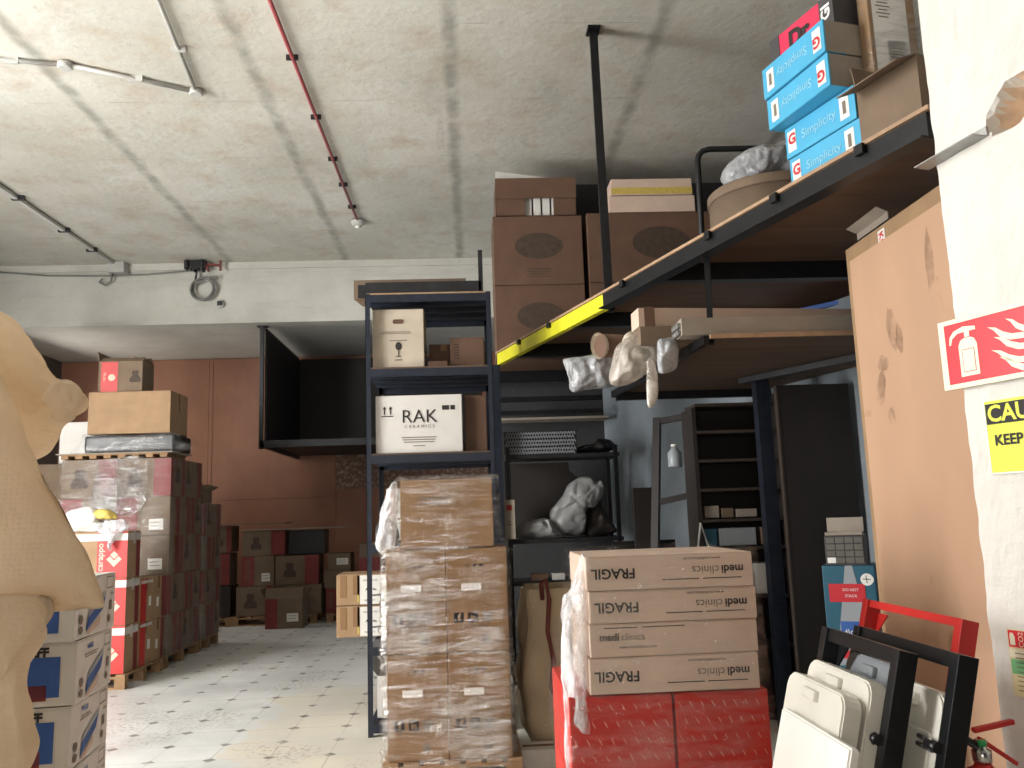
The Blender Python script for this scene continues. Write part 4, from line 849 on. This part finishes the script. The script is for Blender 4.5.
slab('plastic_cistern', 'white rounded cistern leaning in front of the frames', 1.165, .965, 2.62, 3.08, .96, .06, 'plastic_white')
slab('white_board', 'flat white board with sharp corners, front of the leaning row', 1.065, .87, 2.45, 2.98, .87, .03, 'foam_white', .008, bump_=False)
slab('plastic_cistern', 'cream cistern between the two black frames', 1.41, .98, 2.52, 2.86, .95, .05, 'plastic_white')

# ------------------------------------------------------------------ fire extinguisher
ex = thing('fire_extinguisher', 'red fire extinguisher with squeeze handle standing by the white pillar', 'fire extinguisher', (1.645, 2.86, 0)); ex.scale = (1, 1, 1.14)
G().lathe([(.06, 0), (.085, .01), (.09, .03), (.09, .50), (.085, .55), (.06, .59), (.03, .605), (.025, .615)], 28).build('cylinder', 'red', ex)
g = G(); g.lathe([(.022, .615), (.03, .62), (.03, .65), (.018, .655), (.018, .68)], 16); g.build('valve', 'chrome', ex)
g = G(); g.box(-.02, .12, -.012, .012, .0, .014, .004, Matrix.Translation((0, 0, .70)) @ Matrix.Rotation(math.radians(-8), 4, 'Y')); g.build('upper_lever', 'red', ex)
g = G(); g.box(-.01, .13, -.011, .011, .0, .012, .004, Matrix.Translation((0, 0, .672)) @ Matrix.Rotation(math.radians(32), 4, 'Y')); g.build('carry_handle', 'red', ex)
g = G(); g.tube([(-.01, 0, .66), (-.05, 0, .68), (-.10, -.01, .66), (-.12, -.02, .58), (-.11, -.02, .35)], .013, 10); g.build('hose', 'plastic_black', ex)
g = G(); g.lathe([(.012, 0), (.014, .004), (.014, .012), (.01, .016)], 12, (-.012, -.03, .668)); g.build('safety_clip', 'green_plastic', ex)
# ------------------------------------------------------------------ signs on the pillar
def wallM(s, z, off): x, y = RT(s, -off); return Matrix.Translation((x, y, z)) @ Matrix.Rotation(RW - math.pi / 2, 4, 'Z') @ Matrix.Rotation(math.pi / 2, 4, 'X')
# local frame of wallM: +X runs toward the camera (to the right in view), +Y up, +Z out of the wall
def sign(name, label, s, z, w_, h_, mback, off=.012, th=.004, tilt=0.0):
    t = thing(name, label, 'sign'); t.matrix_world = wallM(s, z, off) @ Matrix.Rotation(tilt, 4, 'Z')
    g = G(); g.box(0, w_, 0, h_, -th, 0, .001); g.build('plate', mback, t); return t
def rct(t, x0, x1, y0, y1, mm, nm='printed_panel', lay=.0012):
    g = G(); g.flat([(x0, y0), (x1, y0), (x1, y1), (x0, y1)], Matrix.Translation((0, 0, lay))); return g.build(nm, mm, t)
def txt(t, s, size, x, y, mm, bold=0, align='LEFT', rot=0): lettering(s, size, t, Matrix.Translation((x, y, .0022)) @ Matrix.Rotation(rot, 4, 'Z'), mm, bold, align, 'printed_text')
t = sign('fire_extinguisher_sign', 'red fire extinguisher and flames sign projecting from the white pillar', .055, 1.962, .52, .262, 'sign_cream', .03, .012)
rct(t, .028, .50, .018, .244, 'sign_red')
def shp(t, pts, mm='sign_cream', nm='printed_symbol', lay=.002): return G().flat(pts, Matrix.Translation((0, 0, lay))).build(nm, mm, t)
shp(t, [(.085, .04), (.165, .04), (.165, .155), (.155, .175), (.14, .182), (.112, .182), (.095, .175), (.085, .155)])
shp(t, [(.115, .185), (.137, .185), (.137, .205), (.165, .205), (.165, .218), (.112, .226), (.07, .215), (.05, .195), (.045, .165), (.053, .165), (.062, .188), (.085, .203), (.115, .205)])
shp(t, [(.098, .055), (.152, .055), (.152, .14), (.098, .14)], 'ink_red', 'printed_panel', .0026); shp(t, [(.1005, .0575), (.1495, .0575), (.1495, .1375), (.1005, .1375)], 'sign_cream', 'printed_panel', .003)
for fx, fy, sc2 in ((.215, .20, 1.1), (.235, .16, 1.2), (.22, .115, 1.25), (.25, .085, 1.1), (.29, .215, .9)):
    shp(t, [(fx, fy), (fx + .03 * sc2, fy - .008), (fx + .055 * sc2, fy - .028), (fx + .085 * sc2, fy - .042), (fx + .16 * sc2, fy - .05), (fx + .16 * sc2, fy - .07), (fx + .075 * sc2, fy - .062), (fx + .04 * sc2, fy - .042), (fx + .02 * sc2, fy - .015)])
t = sign('caution_sign', 'yellow and black CAUTION KEEP CLEAR sign below the red sign', -.085, 1.638, .36, .262, 'sign_yellow', .008)
rct(t, .008, .352, .178, .252, 'ink'); rct(t, 0, .36, 0, .006, 'white', 'edge_strip'); rct(t, 0, .006, 0, .262, 'white', 'edge_strip')
txt(t, 'CAUTION', .082, .014, .213, 'sign_yellow', .002); txt(t, 'KEEP CLEAR', .052, .032, .118, 'ink', .0015)
t = sign('extinguisher_label', 'narrow pale instruction label with red header, low on the white pillar', -.072, .875, .085, .225, 'sign_tan', .008, .001)
rct(t, .004, .078, .165, .222, 'sign_red'); shp(t, [(.01, .172), (.03, .172), (.03, .2), (.024, .213), (.012, .213), (.01, .2)]); txt(t, 'CO2', .026, .054, .193, 'sign_cream', 0, 'CENTER', math.pi / 2)
rct(t, .004, .078, .075, .125, 'sign_green'); rct(t, .004, .078, .132, .160, 'sign_cream')
g = G()
for k in range(9): g.flat([(.024, .02 + k * .0155), (.024 + .05 * (1 - .3 * (k % 2)), .02 + k * .0155), (.074, .023 + k * .0155), (.024, .023 + k * .0155)], Matrix.Translation((0, 0, .0024)))
g.build('printed_lines', 'ink_soft', t)
# metal flashing strip
t = thing('metal_flashing', 'thin galvanised angle strip fixed across the corner of the white pillar', 'metal strip'); t.matrix_world = wallM(.03, 2.85, .0)
g = G(); g.box(0, .27, -.005, .03, .0, .012, .001, Matrix.Rotation(.07, 4, 'Z')); g.build('flange', 'galvanised', t); g = G(); g.box(-.01, .26, -.006, -.002, 0, .075, M=Matrix.Rotation(.07, 4, 'Z')); g.build('lip', 'galvanised', t)

# ------------------------------------------------------------------ left foreground: bubble wrap on cartons, printed boxes
pallet('wooden pallet under the white blue-print cartons at the left', -1.85, 2.98, .56, .44, .14)
z = .142
for k in range(6):
    h = .205; top = k == 5
    t = carton('tray_carton', 'white carton with blue tray picture, ' + ('bottom', 'fifth from the top', 'fourth from the top', 'third from the top', 'second from the top', 'topmost')[k] + ' of the left foreground stack', 'carton',
               (-1.79 + (.008, -.006, .004, -.004, .006, .0)[k], 2.97, z), (.45, .42, h), .13 + (.01, -.02, .015, -.01, .0, -.04)[k], 'card_white', 'white blue-print cartons at the left', [
        ('text', 'R', .14, .175, .022, 0, 'ink_blue', 'MARIS', .001), ('lines', 'R', .15, .15, .16, .009, 'ink_soft', 2), ('rect', 'R', .31, .15, .075, .004, 'ink_soft'), ('rect', 'R', .31, .19, .075, .004, 'ink_soft'), ('rect', 'R', .31, .15, .004, .044, 'ink_soft'), ('rect', 'R', .381, .15, .004, .044, 'ink_soft'),
        ('text', 'R', .37, .13, .016, 0, 'ink', 'x40pcs'), ('oval', 'R', .05, .065, .02, .016, 'ink_soft'), ('oval', 'R', .05, .03, .02, .014, 'ink_soft'), ('rect', 'R', .345, .07, .03, .035, 'ink_soft'), ('oval', 'R', .345, .04, .016, .014, 'ink_soft'),
        ('rect', 'F', .25, .03, .15, .13, 'ink_blue'), ('rect', 'F', .27, .02, .09, .05, 'red_dark'), ('text', 'F', .31, .175, .04, 0, 'ink', 'STAFF', .002)], tape=None)
    B, W, H = fbasis((.45, .42, h), 'R', .003)
    G().flat([(.10, .02), (.27, .08), (.30, .125), (.12, .065)], B).build('printed_picture', 'ink_blue', t); G().flat([(.12, .065), (.30, .125), (.305, .145), (.125, .085)], B).build('printed_picture', 'plastic_grey', t); G().flat([(.12, .006), (.24, .03), (.25, .062), (.11, .018)], B).build('printed_picture', 'card_pink', t)
    z += h + .003
# cartons carrying the bubble wrap
for k in range(3):
    carton('plain_carton', ('bottom', 'middle', 'top')[k] + ' plain kraft carton under the bubble wrap at the left edge', 'carton', (-1.88 + .01 * k, 1.85, .0 + k * .455), (.66, .52, .45), 0, 'card', 'kraft cartons under the bubble wrap', ())
bw = thing('bubble_wrap', 'huge crumpled sheet of cream bubble wrap draped over cartons at the left edge', 'bubble wrap', (0, 0, 0))
def U(x, y, Y=1.8): # offsets noted while measuring the drape, metres at depth 1.8
    return ((x - 472) / 850 * Y + .007 - .0000 * y, 1.55 + (517 - y) / 850 * Y * 1.035)
def drape(px, Y, th, amp, seed, fs=5, fold=0.0, fdir=(0, 0)):
    o = puffy([U(x, y, Y) for x, y in px], th, amp, fs, 34, seed, crease=1.0, fold=fold, fdir=fdir).build('fold', 'bubble_wrap', bw, (0, Y, 0), 0, smooth=True); return o
drape([(-90, 330), (-30, 306), (0, 304), (14, 316), (30, 334), (46, 354), (58, 372), (70, 380), (84, 386), (86, 400), (76, 412), (62, 420), (54, 434), (40, 448), (20, 462), (-20, 500), (-90, 560)], 1.98, .12, .022, 2, 6, .010, (22, 26))
drape([(-110, 330), (-60, 318), (-30, 328), (-6, 352), (10, 380), (26, 410), (40, 440), (56, 472), (73, 504), (90, 534), (104, 560), (115, 582), (112, 590), (90, 589), (70, 590), (50, 591), (20, 592), (-20, 596), (-70, 600), (-110, 606)], 1.72, .05, .012, 4, 5, .012, (24, 14))
drape([(-50, 575), (0, 574), (34, 572), (60, 577), (64, 592), (54, 612), (46, 632), (45, 656), (54, 690), (58, 712), (48, 740), (42, 770), (40, 810), (-10, 830), (-50, 830), (-54, 760), (-50, 700), (-50, 640)], 1.66, .04, .012, 6, 8, .014, (60, 8))
drape([(56, 394), (66, 384), (74, 378), (84, 384), (90, 396), (84, 408), (76, 416), (66, 412)], 1.86, .045, .016, 8, 18)

# ------------------------------------------------------------------ left far stacks
pot = lambda w_, h: [('rect', 'F', w_ * .68, .002, w_ * .318, h - .006, 'red_dark'), ('jar', 'F', w_ * .33, h * .5, h * .42, 0, 'ink_brown'),
                     ('rect', 'R', .002, .002, .09, h - .006, 'red_dark'), ('jar', 'R', .22, h * .55, h * .34, 0, 'ink_brown')]
potl = lambda w_, h: [('rect', 'F', .002, .002, w_ * .4, h - .006, 'red_dark'), ('label', 'F', w_ * .62, h * .14, w_ * .26, h * .28, 'paper', 2), ('lines', 'F', w_ * .2, h * .8, w_ * .2, h * .1, 'card_dull', 7), ('rect', 'R', .2, .002, .12, h - .006, 'red_dark')]
tiers = ['bottom', 'second', 'third', 'fourth', 'fifth']
# near red cartons
pallet('near wooden pallet under the tape-bound red cartons', -4.55, 8.82, 1.12, 1.05, .14)
redF = lambda h: [('rect', 'F', .30, .002, .298, h - .006, 'red'), ('text', 'F', .335, h * .45, .085, 90, 'card_pink', 'carappo', .001), ('diamond', 'F', .47, h * .40, .15, 0, 'card_pink'), ('band', 'F', .0, h * .80, .6, .07, 'tape_clear'),
                  ('band', 'R', .0, h * .80, .33, .07, 'tape_clear'), ('rect', 'R', .22, .002, .10, h * .78, 'red_dark')]
for k in range(3):
    carton('red_end_carton', tiers[k] + '-tier red and kraft carton bound with clear tape, front column of the near left pallet', 'carton', (-4.06, 8.86, .142 + k * .463), (.60, .33, .46), 0, 'card', 'tape-bound red cartons', redF(.46), tape='tape_clear')
    if k < 2: carton('red_end_carton', tiers[k] + '-tier red and kraft carton, left front column of the near left pallet', 'carton', (-4.68, 8.86, .142 + k * .463), (.60, .33, .46), 0, 'card', 'tape-bound red cartons', redF(.46), tape='tape_clear')
for k in range(2):
    carton('red_end_carton', tiers[k] + '-tier red-sided carton behind the tape-bound column', 'carton', (-4.05, 9.21, .142 + k * .443), (.60, .33, .44), 0, 'card', 'red cartons behind the tape-bound column', [('rect', 'R', .0, .002, .16, .43, 'red'), ('label', 'R', .22, .15, .07, .1, 'paper'), ('band', 'R', .0, .39, .33, .03, 'tape_clear')])
    carton('red_end_carton', tiers[k] + '-tier red-edged carton nearest the tall wrapped stack', 'carton', (-4.04, 9.56, .142 + k * .443), (.59, .33, .44), 0, 'card', 'red cartons behind the tape-bound column', [('rect', 'R', .25, .002, .08, .43, 'red_dark'), ('label', 'R', .1, .12, .07, .1, 'paper')])
bag('white_paper_bag', 'crumpled white paper bag on top of the tape-bound red cartons', 'paper bag', (-3.86, 8.95, 1.66), [(-.26, -.11), (-.24, .06), (-.10, .11), (.05, .09), (.10, -.04), (.06, -.13)], .14, 'foam_white', .03, seed=61)
bag('white_plastic_sheet', 'torn white plastic hanging over the front of the red cartons', 'plastic sheet', (-3.62, 8.81, 1.53), [(-.14, .08), (0, .10), (.14, .12), (.17, .02), (.06, -.05), (.02, -.20), (-.03, -.04), (-.12, .0)], .04, 'film_dense', .03, seed=62)
bag('yellow_wrapper', 'yellow crumpled wrapper on top of the white paper bag', 'wrapper', (-3.72, 8.90, 1.70), [(-.15, .0), (-.08, .05), (.04, .045), (.13, -.02), (.10, -.05), (-.08, -.03)], .06, 'yellow_tape', .02, seed=63)
# tall wrapped stack
pallet('wooden pallet under the tall film-wrapped stack at the left', -4.66, 9.96, 1.22, 1.16, .14)
for k in range(5):
    z = .142 + k * .441
    for i, x in enumerate((-4.66, -4.045)):
        dd = (pot if (k + i) % 2 == 0 or k == 4 else potl)(.61, .437)
        if k == 3 and i == 1: dd = potl(.61, .437)
        carton('potted_print_carton', tiers[k] + '-tier ' + ('left', 'right')[i] + ' front carton with red band in the tall film-wrapped stack', 'carton', (x, 9.97, z), (.61, .37, .437), 0, 'card_dull', 'red-band cartons in the tall wrapped stack', dd)
    for j in (1, 2):
        carton('potted_print_carton', tiers[k] + '-tier ' + ('middle', 'rear')[j - 1] + ' side carton in the tall film-wrapped stack', 'carton', (-4.045, 9.97 + j * .378, z), (.61, .37, .437), 0, 'card_dull', 'red-band cartons in the tall wrapped stack', (pot if (k + j) % 2 else potl)(.61, .437))
wrap_film('stretch_film', 'hazy stretch film round the tall left stack of red-band cartons', [(.13, -4.68, -3.425, 9.95, 11.1), (2.34, -4.68, -3.43, 9.95, 11.1)], 'film_dark', .006, 5, 60, top=False)
bag('crumpled_film_sheet', 'bright crumpled stretch film bunched over the front of the tall wrapped stack', 'stretch film', (-3.98, 9.92, 2.12), [(-.30, -.38), (-.30, .0), (-.24, .22), (.0, .24), (.28, .22), (.30, -.1), (.25, -.36), (0, -.42)], .03, 'film', .03, seed=70, fs=9)
pallet('wooden pallet under the low wrapped stack behind the tall one', -4.6, 11.16, 1.16, .80, .14)
for k in range(4):
    for j in range(2):
        carton('potted_print_carton', tiers[k] + '-tier ' + ('front', 'rear')[j] + ' carton in the lower wrapped stack behind the tall one', 'carton', (-4.03, 11.18 + j * .39, .142 + k * .425), (.60, .38, .42), 0, 'card_dull', 'cartons in the lower wrapped stack', (pot if (k + j) % 2 else potl)(.6, .42))
open_carton('open_top_carton', 'open carton with raised flap on the lower wrapped stack', 'carton', (-3.86, 11.2, 1.846), (.42, .35, .16), 0, 'card_dull', None, (), (30, 30, 20, 60), .10)
wrap_film('stretch_film', 'dull stretch film round the lower stack behind the tall left one', [(.13, -4.1, -3.41, 11.16, 11.97), (1.84, -4.1, -3.42, 11.16, 11.97)], 'film_dark', .006, 15, 40, top=False)
# pallet, black wrapped bundle, big carton, small red carton on top
t = thing('slatted_pallet_top', 'thin wooden pallet lying on top of the tall wrapped stack', 'pallet', (-4.66, 9.93, 2.352), 0, 'wooden pallets')
for y in (0, .28, .56): G().box(0, 1.2, y, y + .07, .035, .05).build('cross_board', 'wood_pallet', t)
for k in range(8): G().box(k * .158, k * .158 + .08, 0, .63, 0, .035).build('deck_board', 'wood_pallet', t)
G().box(-.05, 1.25, -.02, .68, .05, .062).build('top_sheet', 'card_grey', t)
t = thing('black_wrapped_bundle', 'flat black bundle in shiny film under the large plain carton', 'bundle', (-4.42, 9.95, 2.416)); G().box(0, 1.02, 0, .6, 0, .20, .03).build('contents', 'plastic_black', t)
puffy([(-.12, -.01), (-.03, .12), (.04, .22), (.5, .21), (1.0, .22), (1.10, .14), (1.22, .0), (.5, -.01)], .10, .02, 7, seed=71).build('film', 'film_dark', t, (0, .0, .0), 0, True)
carton('large_plain_carton', 'large plain kraft carton with hand hole high on the left stack', 'carton', (-4.38, 9.93, 2.63), (.93, .60, .49), 0, 'card', None, [('hole', 'R', .3, .3, .03, .08, 'ink_brown')])
t = open_carton('small_red_carton', 'small red and kraft carton with flaps open, topmost on the left stack', 'carton', (-4.30, 9.98, 3.124), (.50, .36, .36), .0, 'card_dull', None, [('rect', 'F', .03, .0, .19, .355, 'red'), ('oval', 'F', .15, .17, .04, .04, 'card_pink'), ('text', 'F', .065, .18, .05, 90, 'card_pink', 'carap'), ('jar', 'F', .42, .18, .12, 0, 'ink_brown')], (-60, -50, 8, -60), .12)
carton('white_carton', 'brightly lit white carton behind the black bundle on the left stack', 'carton', (-5.0, 10.6, 2.36), (.62, .40, .50), 0, 'card_white')
carton('support_carton', 'brown carton under the brightly lit white carton', 'carton', (-5.28, 10.55, 1.80), (.60, .5, .55), 0, 'card_dull')
for k in range(4): carton('support_carton', tiers[k] + '-tier brown carton in the column left of the tall wrapped stack', 'carton', (-5.28, 10.5, .0 + k * .45), (.60, .5, .445), 0, 'card_dull', 'column left of the tall wrapped stack', (pot if k % 2 else potl)(.6, .445))
for k in range(8):
    carton('tall_column_carton', ('bottom', 'second', 'third', 'fourth', 'fifth', 'sixth', 'seventh', 'topmost')[k] + ' dark carton of the highest column at the far left', 'carton', (-5.92, 10.2, .0 + k * .47), (.58, .5, .465), 0, 'card_brown', 'highest column at the far left', pot(.58, .465) if k > 2 else ())

# ------------------------------------------------------------------ cartons against the back wall
YB = 13.78
def bc(lab, x0, x1, z0, z1, dd, y=YB, d=.45, m_='card_dull', g_='cartons on the pallets by the back wall'):
    w_, h = x1 - x0 - .01, z1 - z0 - .005
    return carton('stock_carton', lab, 'carton', (x0, y, z0), (w_, d, h), 0, m_, g_, dd(w_, h) if dd else ())
pallet('wooden pallet under the middle group by the back wall', -3.75, YB - .05, 1.3, .9, .14)
bc('bottom left carton of the middle back-wall group, red right end', -3.70, -3.02, .142, .60, pot)
bc('bottom right carton of the middle back-wall group, half hidden', -3.01, -2.38, .142, .60, None)
bc('second-tier left carton with red left end in the middle back-wall group', -3.63, -3.11, .60, 1.06, potl)
bc('second-tier right carton with red right end in the middle back-wall group', -3.10, -2.42, .60, 1.05, pot)
bc('top carton of the middle back-wall group, under the thin sheets', -3.62, -2.95, 1.06, 1.45, pot)
t = open_carton('floor_carton', 'single carton with open flaps on the floor before the middle back-wall group', 'carton', (-3.12, 13.22, 0), (.55, .42, .44), 0, 'card_dull', None, [('rect', 'F', .0, .0, .18, .435, 'red_dark'), ('label', 'F', .32, .10, .17, .12, 'paper', 2)], (-20, -10, 30, 30), .16)
tag(G().box(-4.25, -2.95, YB - .08, YB + .5, 0, .02).build('cardboard_sheet', 'card_dull', None, (0, 0, 1.56)), 'long thin cardboard sheet lying over the back-wall cartons at the left', 'sheet'); bpy.data.objects['cardboard_sheet'].location.z = 1.545
tag(G().box(-3.65, -2.0, YB - .05, YB + .4, 0, .015).build('thin_board', 'card_grey', None, (0, 0, 1.455)), 'thin pale board jutting right from the top of the middle back-wall group', 'board')
tag(G().box(-2.93, -2.35, YB + .12, YB + .5, 0, .38, .01).build('black_crate', 'plastic_black', None, (0, 0, 1.055)), 'black crate beneath the thin pale board', 'crate')
pallet('wooden pallet under the left group by the back wall', -4.75, YB - .05, 1.0, .9, .14)
bc('bottom dark carton of the left back-wall group', -4.28, -3.78, .142, .62, None, m_='board_dark', g_='left back-wall group')
bc('middle red carton of the left back-wall group', -4.30, -3.80, .63, 1.12, lambda w_, h: [('rect', 'F', .0, .0, w_, h, 'red_dark')], g_='left back-wall group')
bc('top carton with dark figure print of the left back-wall group', -4.32, -3.78, 1.13, 1.54, lambda w_, h: [('jar', 'F', w_ * .6, h * .5, h * .42, 0, 'ink_brown'), ('rect', 'F', w_ * .86, 0, w_ * .14, h, 'red_dark')], g_='left back-wall group')
pallet('wooden pallet under the right group by the back wall', -2.30, YB, 1.0, .85, .14)
bc('bottom carton of the right back-wall group', -2.32, -1.93, .142, .52, potl, YB + .05, g_='right back-wall group')
bc('middle carton of the right back-wall group', -2.35, -1.93, .52, .80, None, YB + .05, g_='right back-wall group')
bc('top carton with white label of the right back-wall group', -2.30, -1.93, .80, 1.06, lambda w_, h: [('label', 'F', w_ * .4, h * .3, w_ * .5, h * .4, 'paper', 2)], YB + .05, g_='right back-wall group')
bc('red and kraft carton at the far right of the back wall, beside the rack', -1.88, -1.4, .142, .7, None, YB + .05, g_='right back-wall group')
bc('upper red and kraft carton at the far right of the back wall', -1.80, -1.4, .7, 1.2, lambda w_, h: [('rect', 'F', 0, 0, w_, h * .55, 'red_dark')], YB + .05, g_='right back-wall group')

# hanging cage platform on the back wall
cg = thing('hanging_storage_platform', 'dark board-sided storage platform hung from the soffit by a black post', 'platform')
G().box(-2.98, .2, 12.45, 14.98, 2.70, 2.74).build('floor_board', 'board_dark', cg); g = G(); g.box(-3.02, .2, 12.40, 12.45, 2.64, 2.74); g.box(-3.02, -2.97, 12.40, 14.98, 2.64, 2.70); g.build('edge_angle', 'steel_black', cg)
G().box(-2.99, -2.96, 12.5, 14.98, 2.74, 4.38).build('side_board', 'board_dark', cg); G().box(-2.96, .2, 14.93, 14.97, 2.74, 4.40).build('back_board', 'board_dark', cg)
g = G(); g.box(-3.045, -2.99, 12.40, 12.455, 2.62, 4.42); g.box(-3.09, -2.94, 12.38, 12.50, 4.42, 4.44); g.build('hanger_post', 'steel_black', cg)
g = G(); g.bar((-2.98, 12.5, 4.40), (-2.98, 14.9, 4.40), .03, .03); g.build('top_rail', 'steel_black', cg)

# ------------------------------------------------------------------ services on ceiling and beam
def clipset(t, pts, r, m_='steel_dull'):
    for p in pts: G().box(p[0] - r * 2.4, p[0] + r * 2.4, p[1] - .012, p[1] + .012, ZC - r * 2.2, ZC, .002).build('clip', m_, t)
rp = thing('red_conduit', 'red sprinkler-alarm conduit running along the ceiling to a white detector', 'conduit')
g = G(); g.tube([(-1.38, 3.6, ZC - .03), (-1.354, 10.35, ZC - .03)], .017, 10); g.build('pipe', 'pipe_red', rp); clipset(rp, [(-1.38, 5.0), (-1.375, 6.55), (-1.37, 7.6), (-1.365, 8.55), (-1.36, 9.25), (-1.358, 9.95)], .02)
dt = thing('smoke_detector', 'white round detector at the end of the red conduit', 'detector', (-1.354, 10.46, ZC - .09)); G().lathe([(.0, 0), (.05, .0), (.085, .03), (.09, .06), (.07, .09), (.07, .089)][1:], 20).build('housing', 'pipe_white', dt); G().lathe([(.02, -.03), (.035, -.02), (.04, 0)], 14).build('sensor', 'plastic_white', dt)
wc = thing('white_conduit', 'white conduit crossing the ceiling between two junction boxes', 'conduit')
g = G(); g.tube([(-6.5, 6.1, ZC - .03), (-3.70, 6.54, ZC - .03), (-3.28, 6.62, ZC - .03)], .018, 8); g.build('pipe', 'pipe_white', wc)
g = G(); g.tube([(-3.18, 6.64, ZC - .03), (-2.36, 7.07, ZC - .03)], .018, 8); g.build('pipe', 'pipe_white', wc)
g = G(); g.tube([(-2.31, 7.02, ZC - .03), (-2.17, 5.79, ZC - .03), (-2.0, 4.2, ZC - .03)], .018, 8); g.build('pipe', 'pipe_white', wc)
for x, y in ((-3.23, 6.635), (-2.32, 7.095)): g = G(); g.lathe([(.05, 0), (.06, .01), (.06, .05), (.055, .052)], 16, (x, y, ZC - .06)); g.build('junction_box', 'pipe_white', wc)
clipset(wc, [(-3.62, 6.56), (-2.75, 6.86), (-2.24, 6.4)], .025, 'pipe_white')
gc = thing('grey_conduit', 'grey trunking along the ceiling ending at a square box by the beam', 'conduit')
g = G(); g.bar((-5.11, 8.2, ZC - .03), (-5.05, 12.0, ZC - .03), .05, .04); g.build('trunking', 'pipe_white', gc); G().box(-5.12, -4.88, 12.0, 12.17, ZC - .16, ZC - .005, .01).build('box', 'pipe_white', gc)
for y in (9.5, 10.6, 11.4): G().box(-5.14, -5.0, y - .02, y + .02, ZC - .055, ZC, .002).build('clip', 'steel_dull', gc)
g = G(); g.tube([(-5.08, 12.1, 5.19), (-5.10, 12.12, 5.08), (-5.18, 12.13, 5.02), (-5.27, 12.13, 5.07), (-5.23, 12.13, 5.12)], .014, 8); g.build('cable', 'cable_grey', gc)
g = G(); g.tube([(-7.0, 12.14, 5.30), (-6.7, 12.13, 5.25), (-6.0, 12.13, 5.18), (-5.2, 12.13, 5.16), (-4.6, 12.13, 5.17), (-3.9, 12.13, 5.22)], .012, 6); g.build('cable', 'cable_grey', gc)
hc = thing('coiled_cable', 'coil of grey cable hanging from black connectors on the concrete beam', 'cable coil', (-3.80, 12.12, 4.92))
g = G(); P = []
for k in range(75): a = k / 75 * 2 * math.pi * 3.2 + 1.6; r = .165 + .018 * math.sin(k * .31); P.append((r * math.cos(a) * .92 + .01, -.02 - .03 * math.sin(k * .2), r * math.sin(a)))
g.tube(P + [(.10, -.04, .17), (.2, -.03, .19), (.22, -.02, .15)], .015, 8); g.build('coil', 'cable_grey', hc)
g = G(); g.tube([(-.10, -.02, .14), (-.08, -.02, .30), (-.05, -.02, .44)], .016, 8); g.build('lead', 'steel_dull', hc)
jb = thing('black_connectors', 'cluster of black connectors and a rusty bracket where ceiling meets the beam', 'connectors', (-3.86, 12.04, 5.30))
g = G()
for k in range(11): x = -.17 + k * .027; g.box(x, x + .03, -.06 + random.uniform(-.03, .03), .06, -.10 + random.uniform(-.04, .04), .03, .004)
g.build('connector', 'plastic_black', jb); g = G(); g.bar((.10, 0, .02), (.16, 0, -.12), .07, .03); g.bar((.12, 0, -.02), (.33, 0, -.04), .035, .03); g.bar((.33, 0, .03), (.33, 0, -.12), .03, .02); g.build('bracket', 'strap_red', jb)
sk = thing('beam_socket', 'small black and white socket on the beam beside the cable coil', 'socket', (-3.56, 12.17, 4.72)); G().lathe([(.055, 0), (.06, .01), (.05, .02)], 14).build('ring', 'pipe_white', sk).rotation_euler = (math.pi / 2, 0, 0); G().box(-.035, .035, -.045, .0, -.03, .035, .005).build('plug', 'plastic_black', sk)
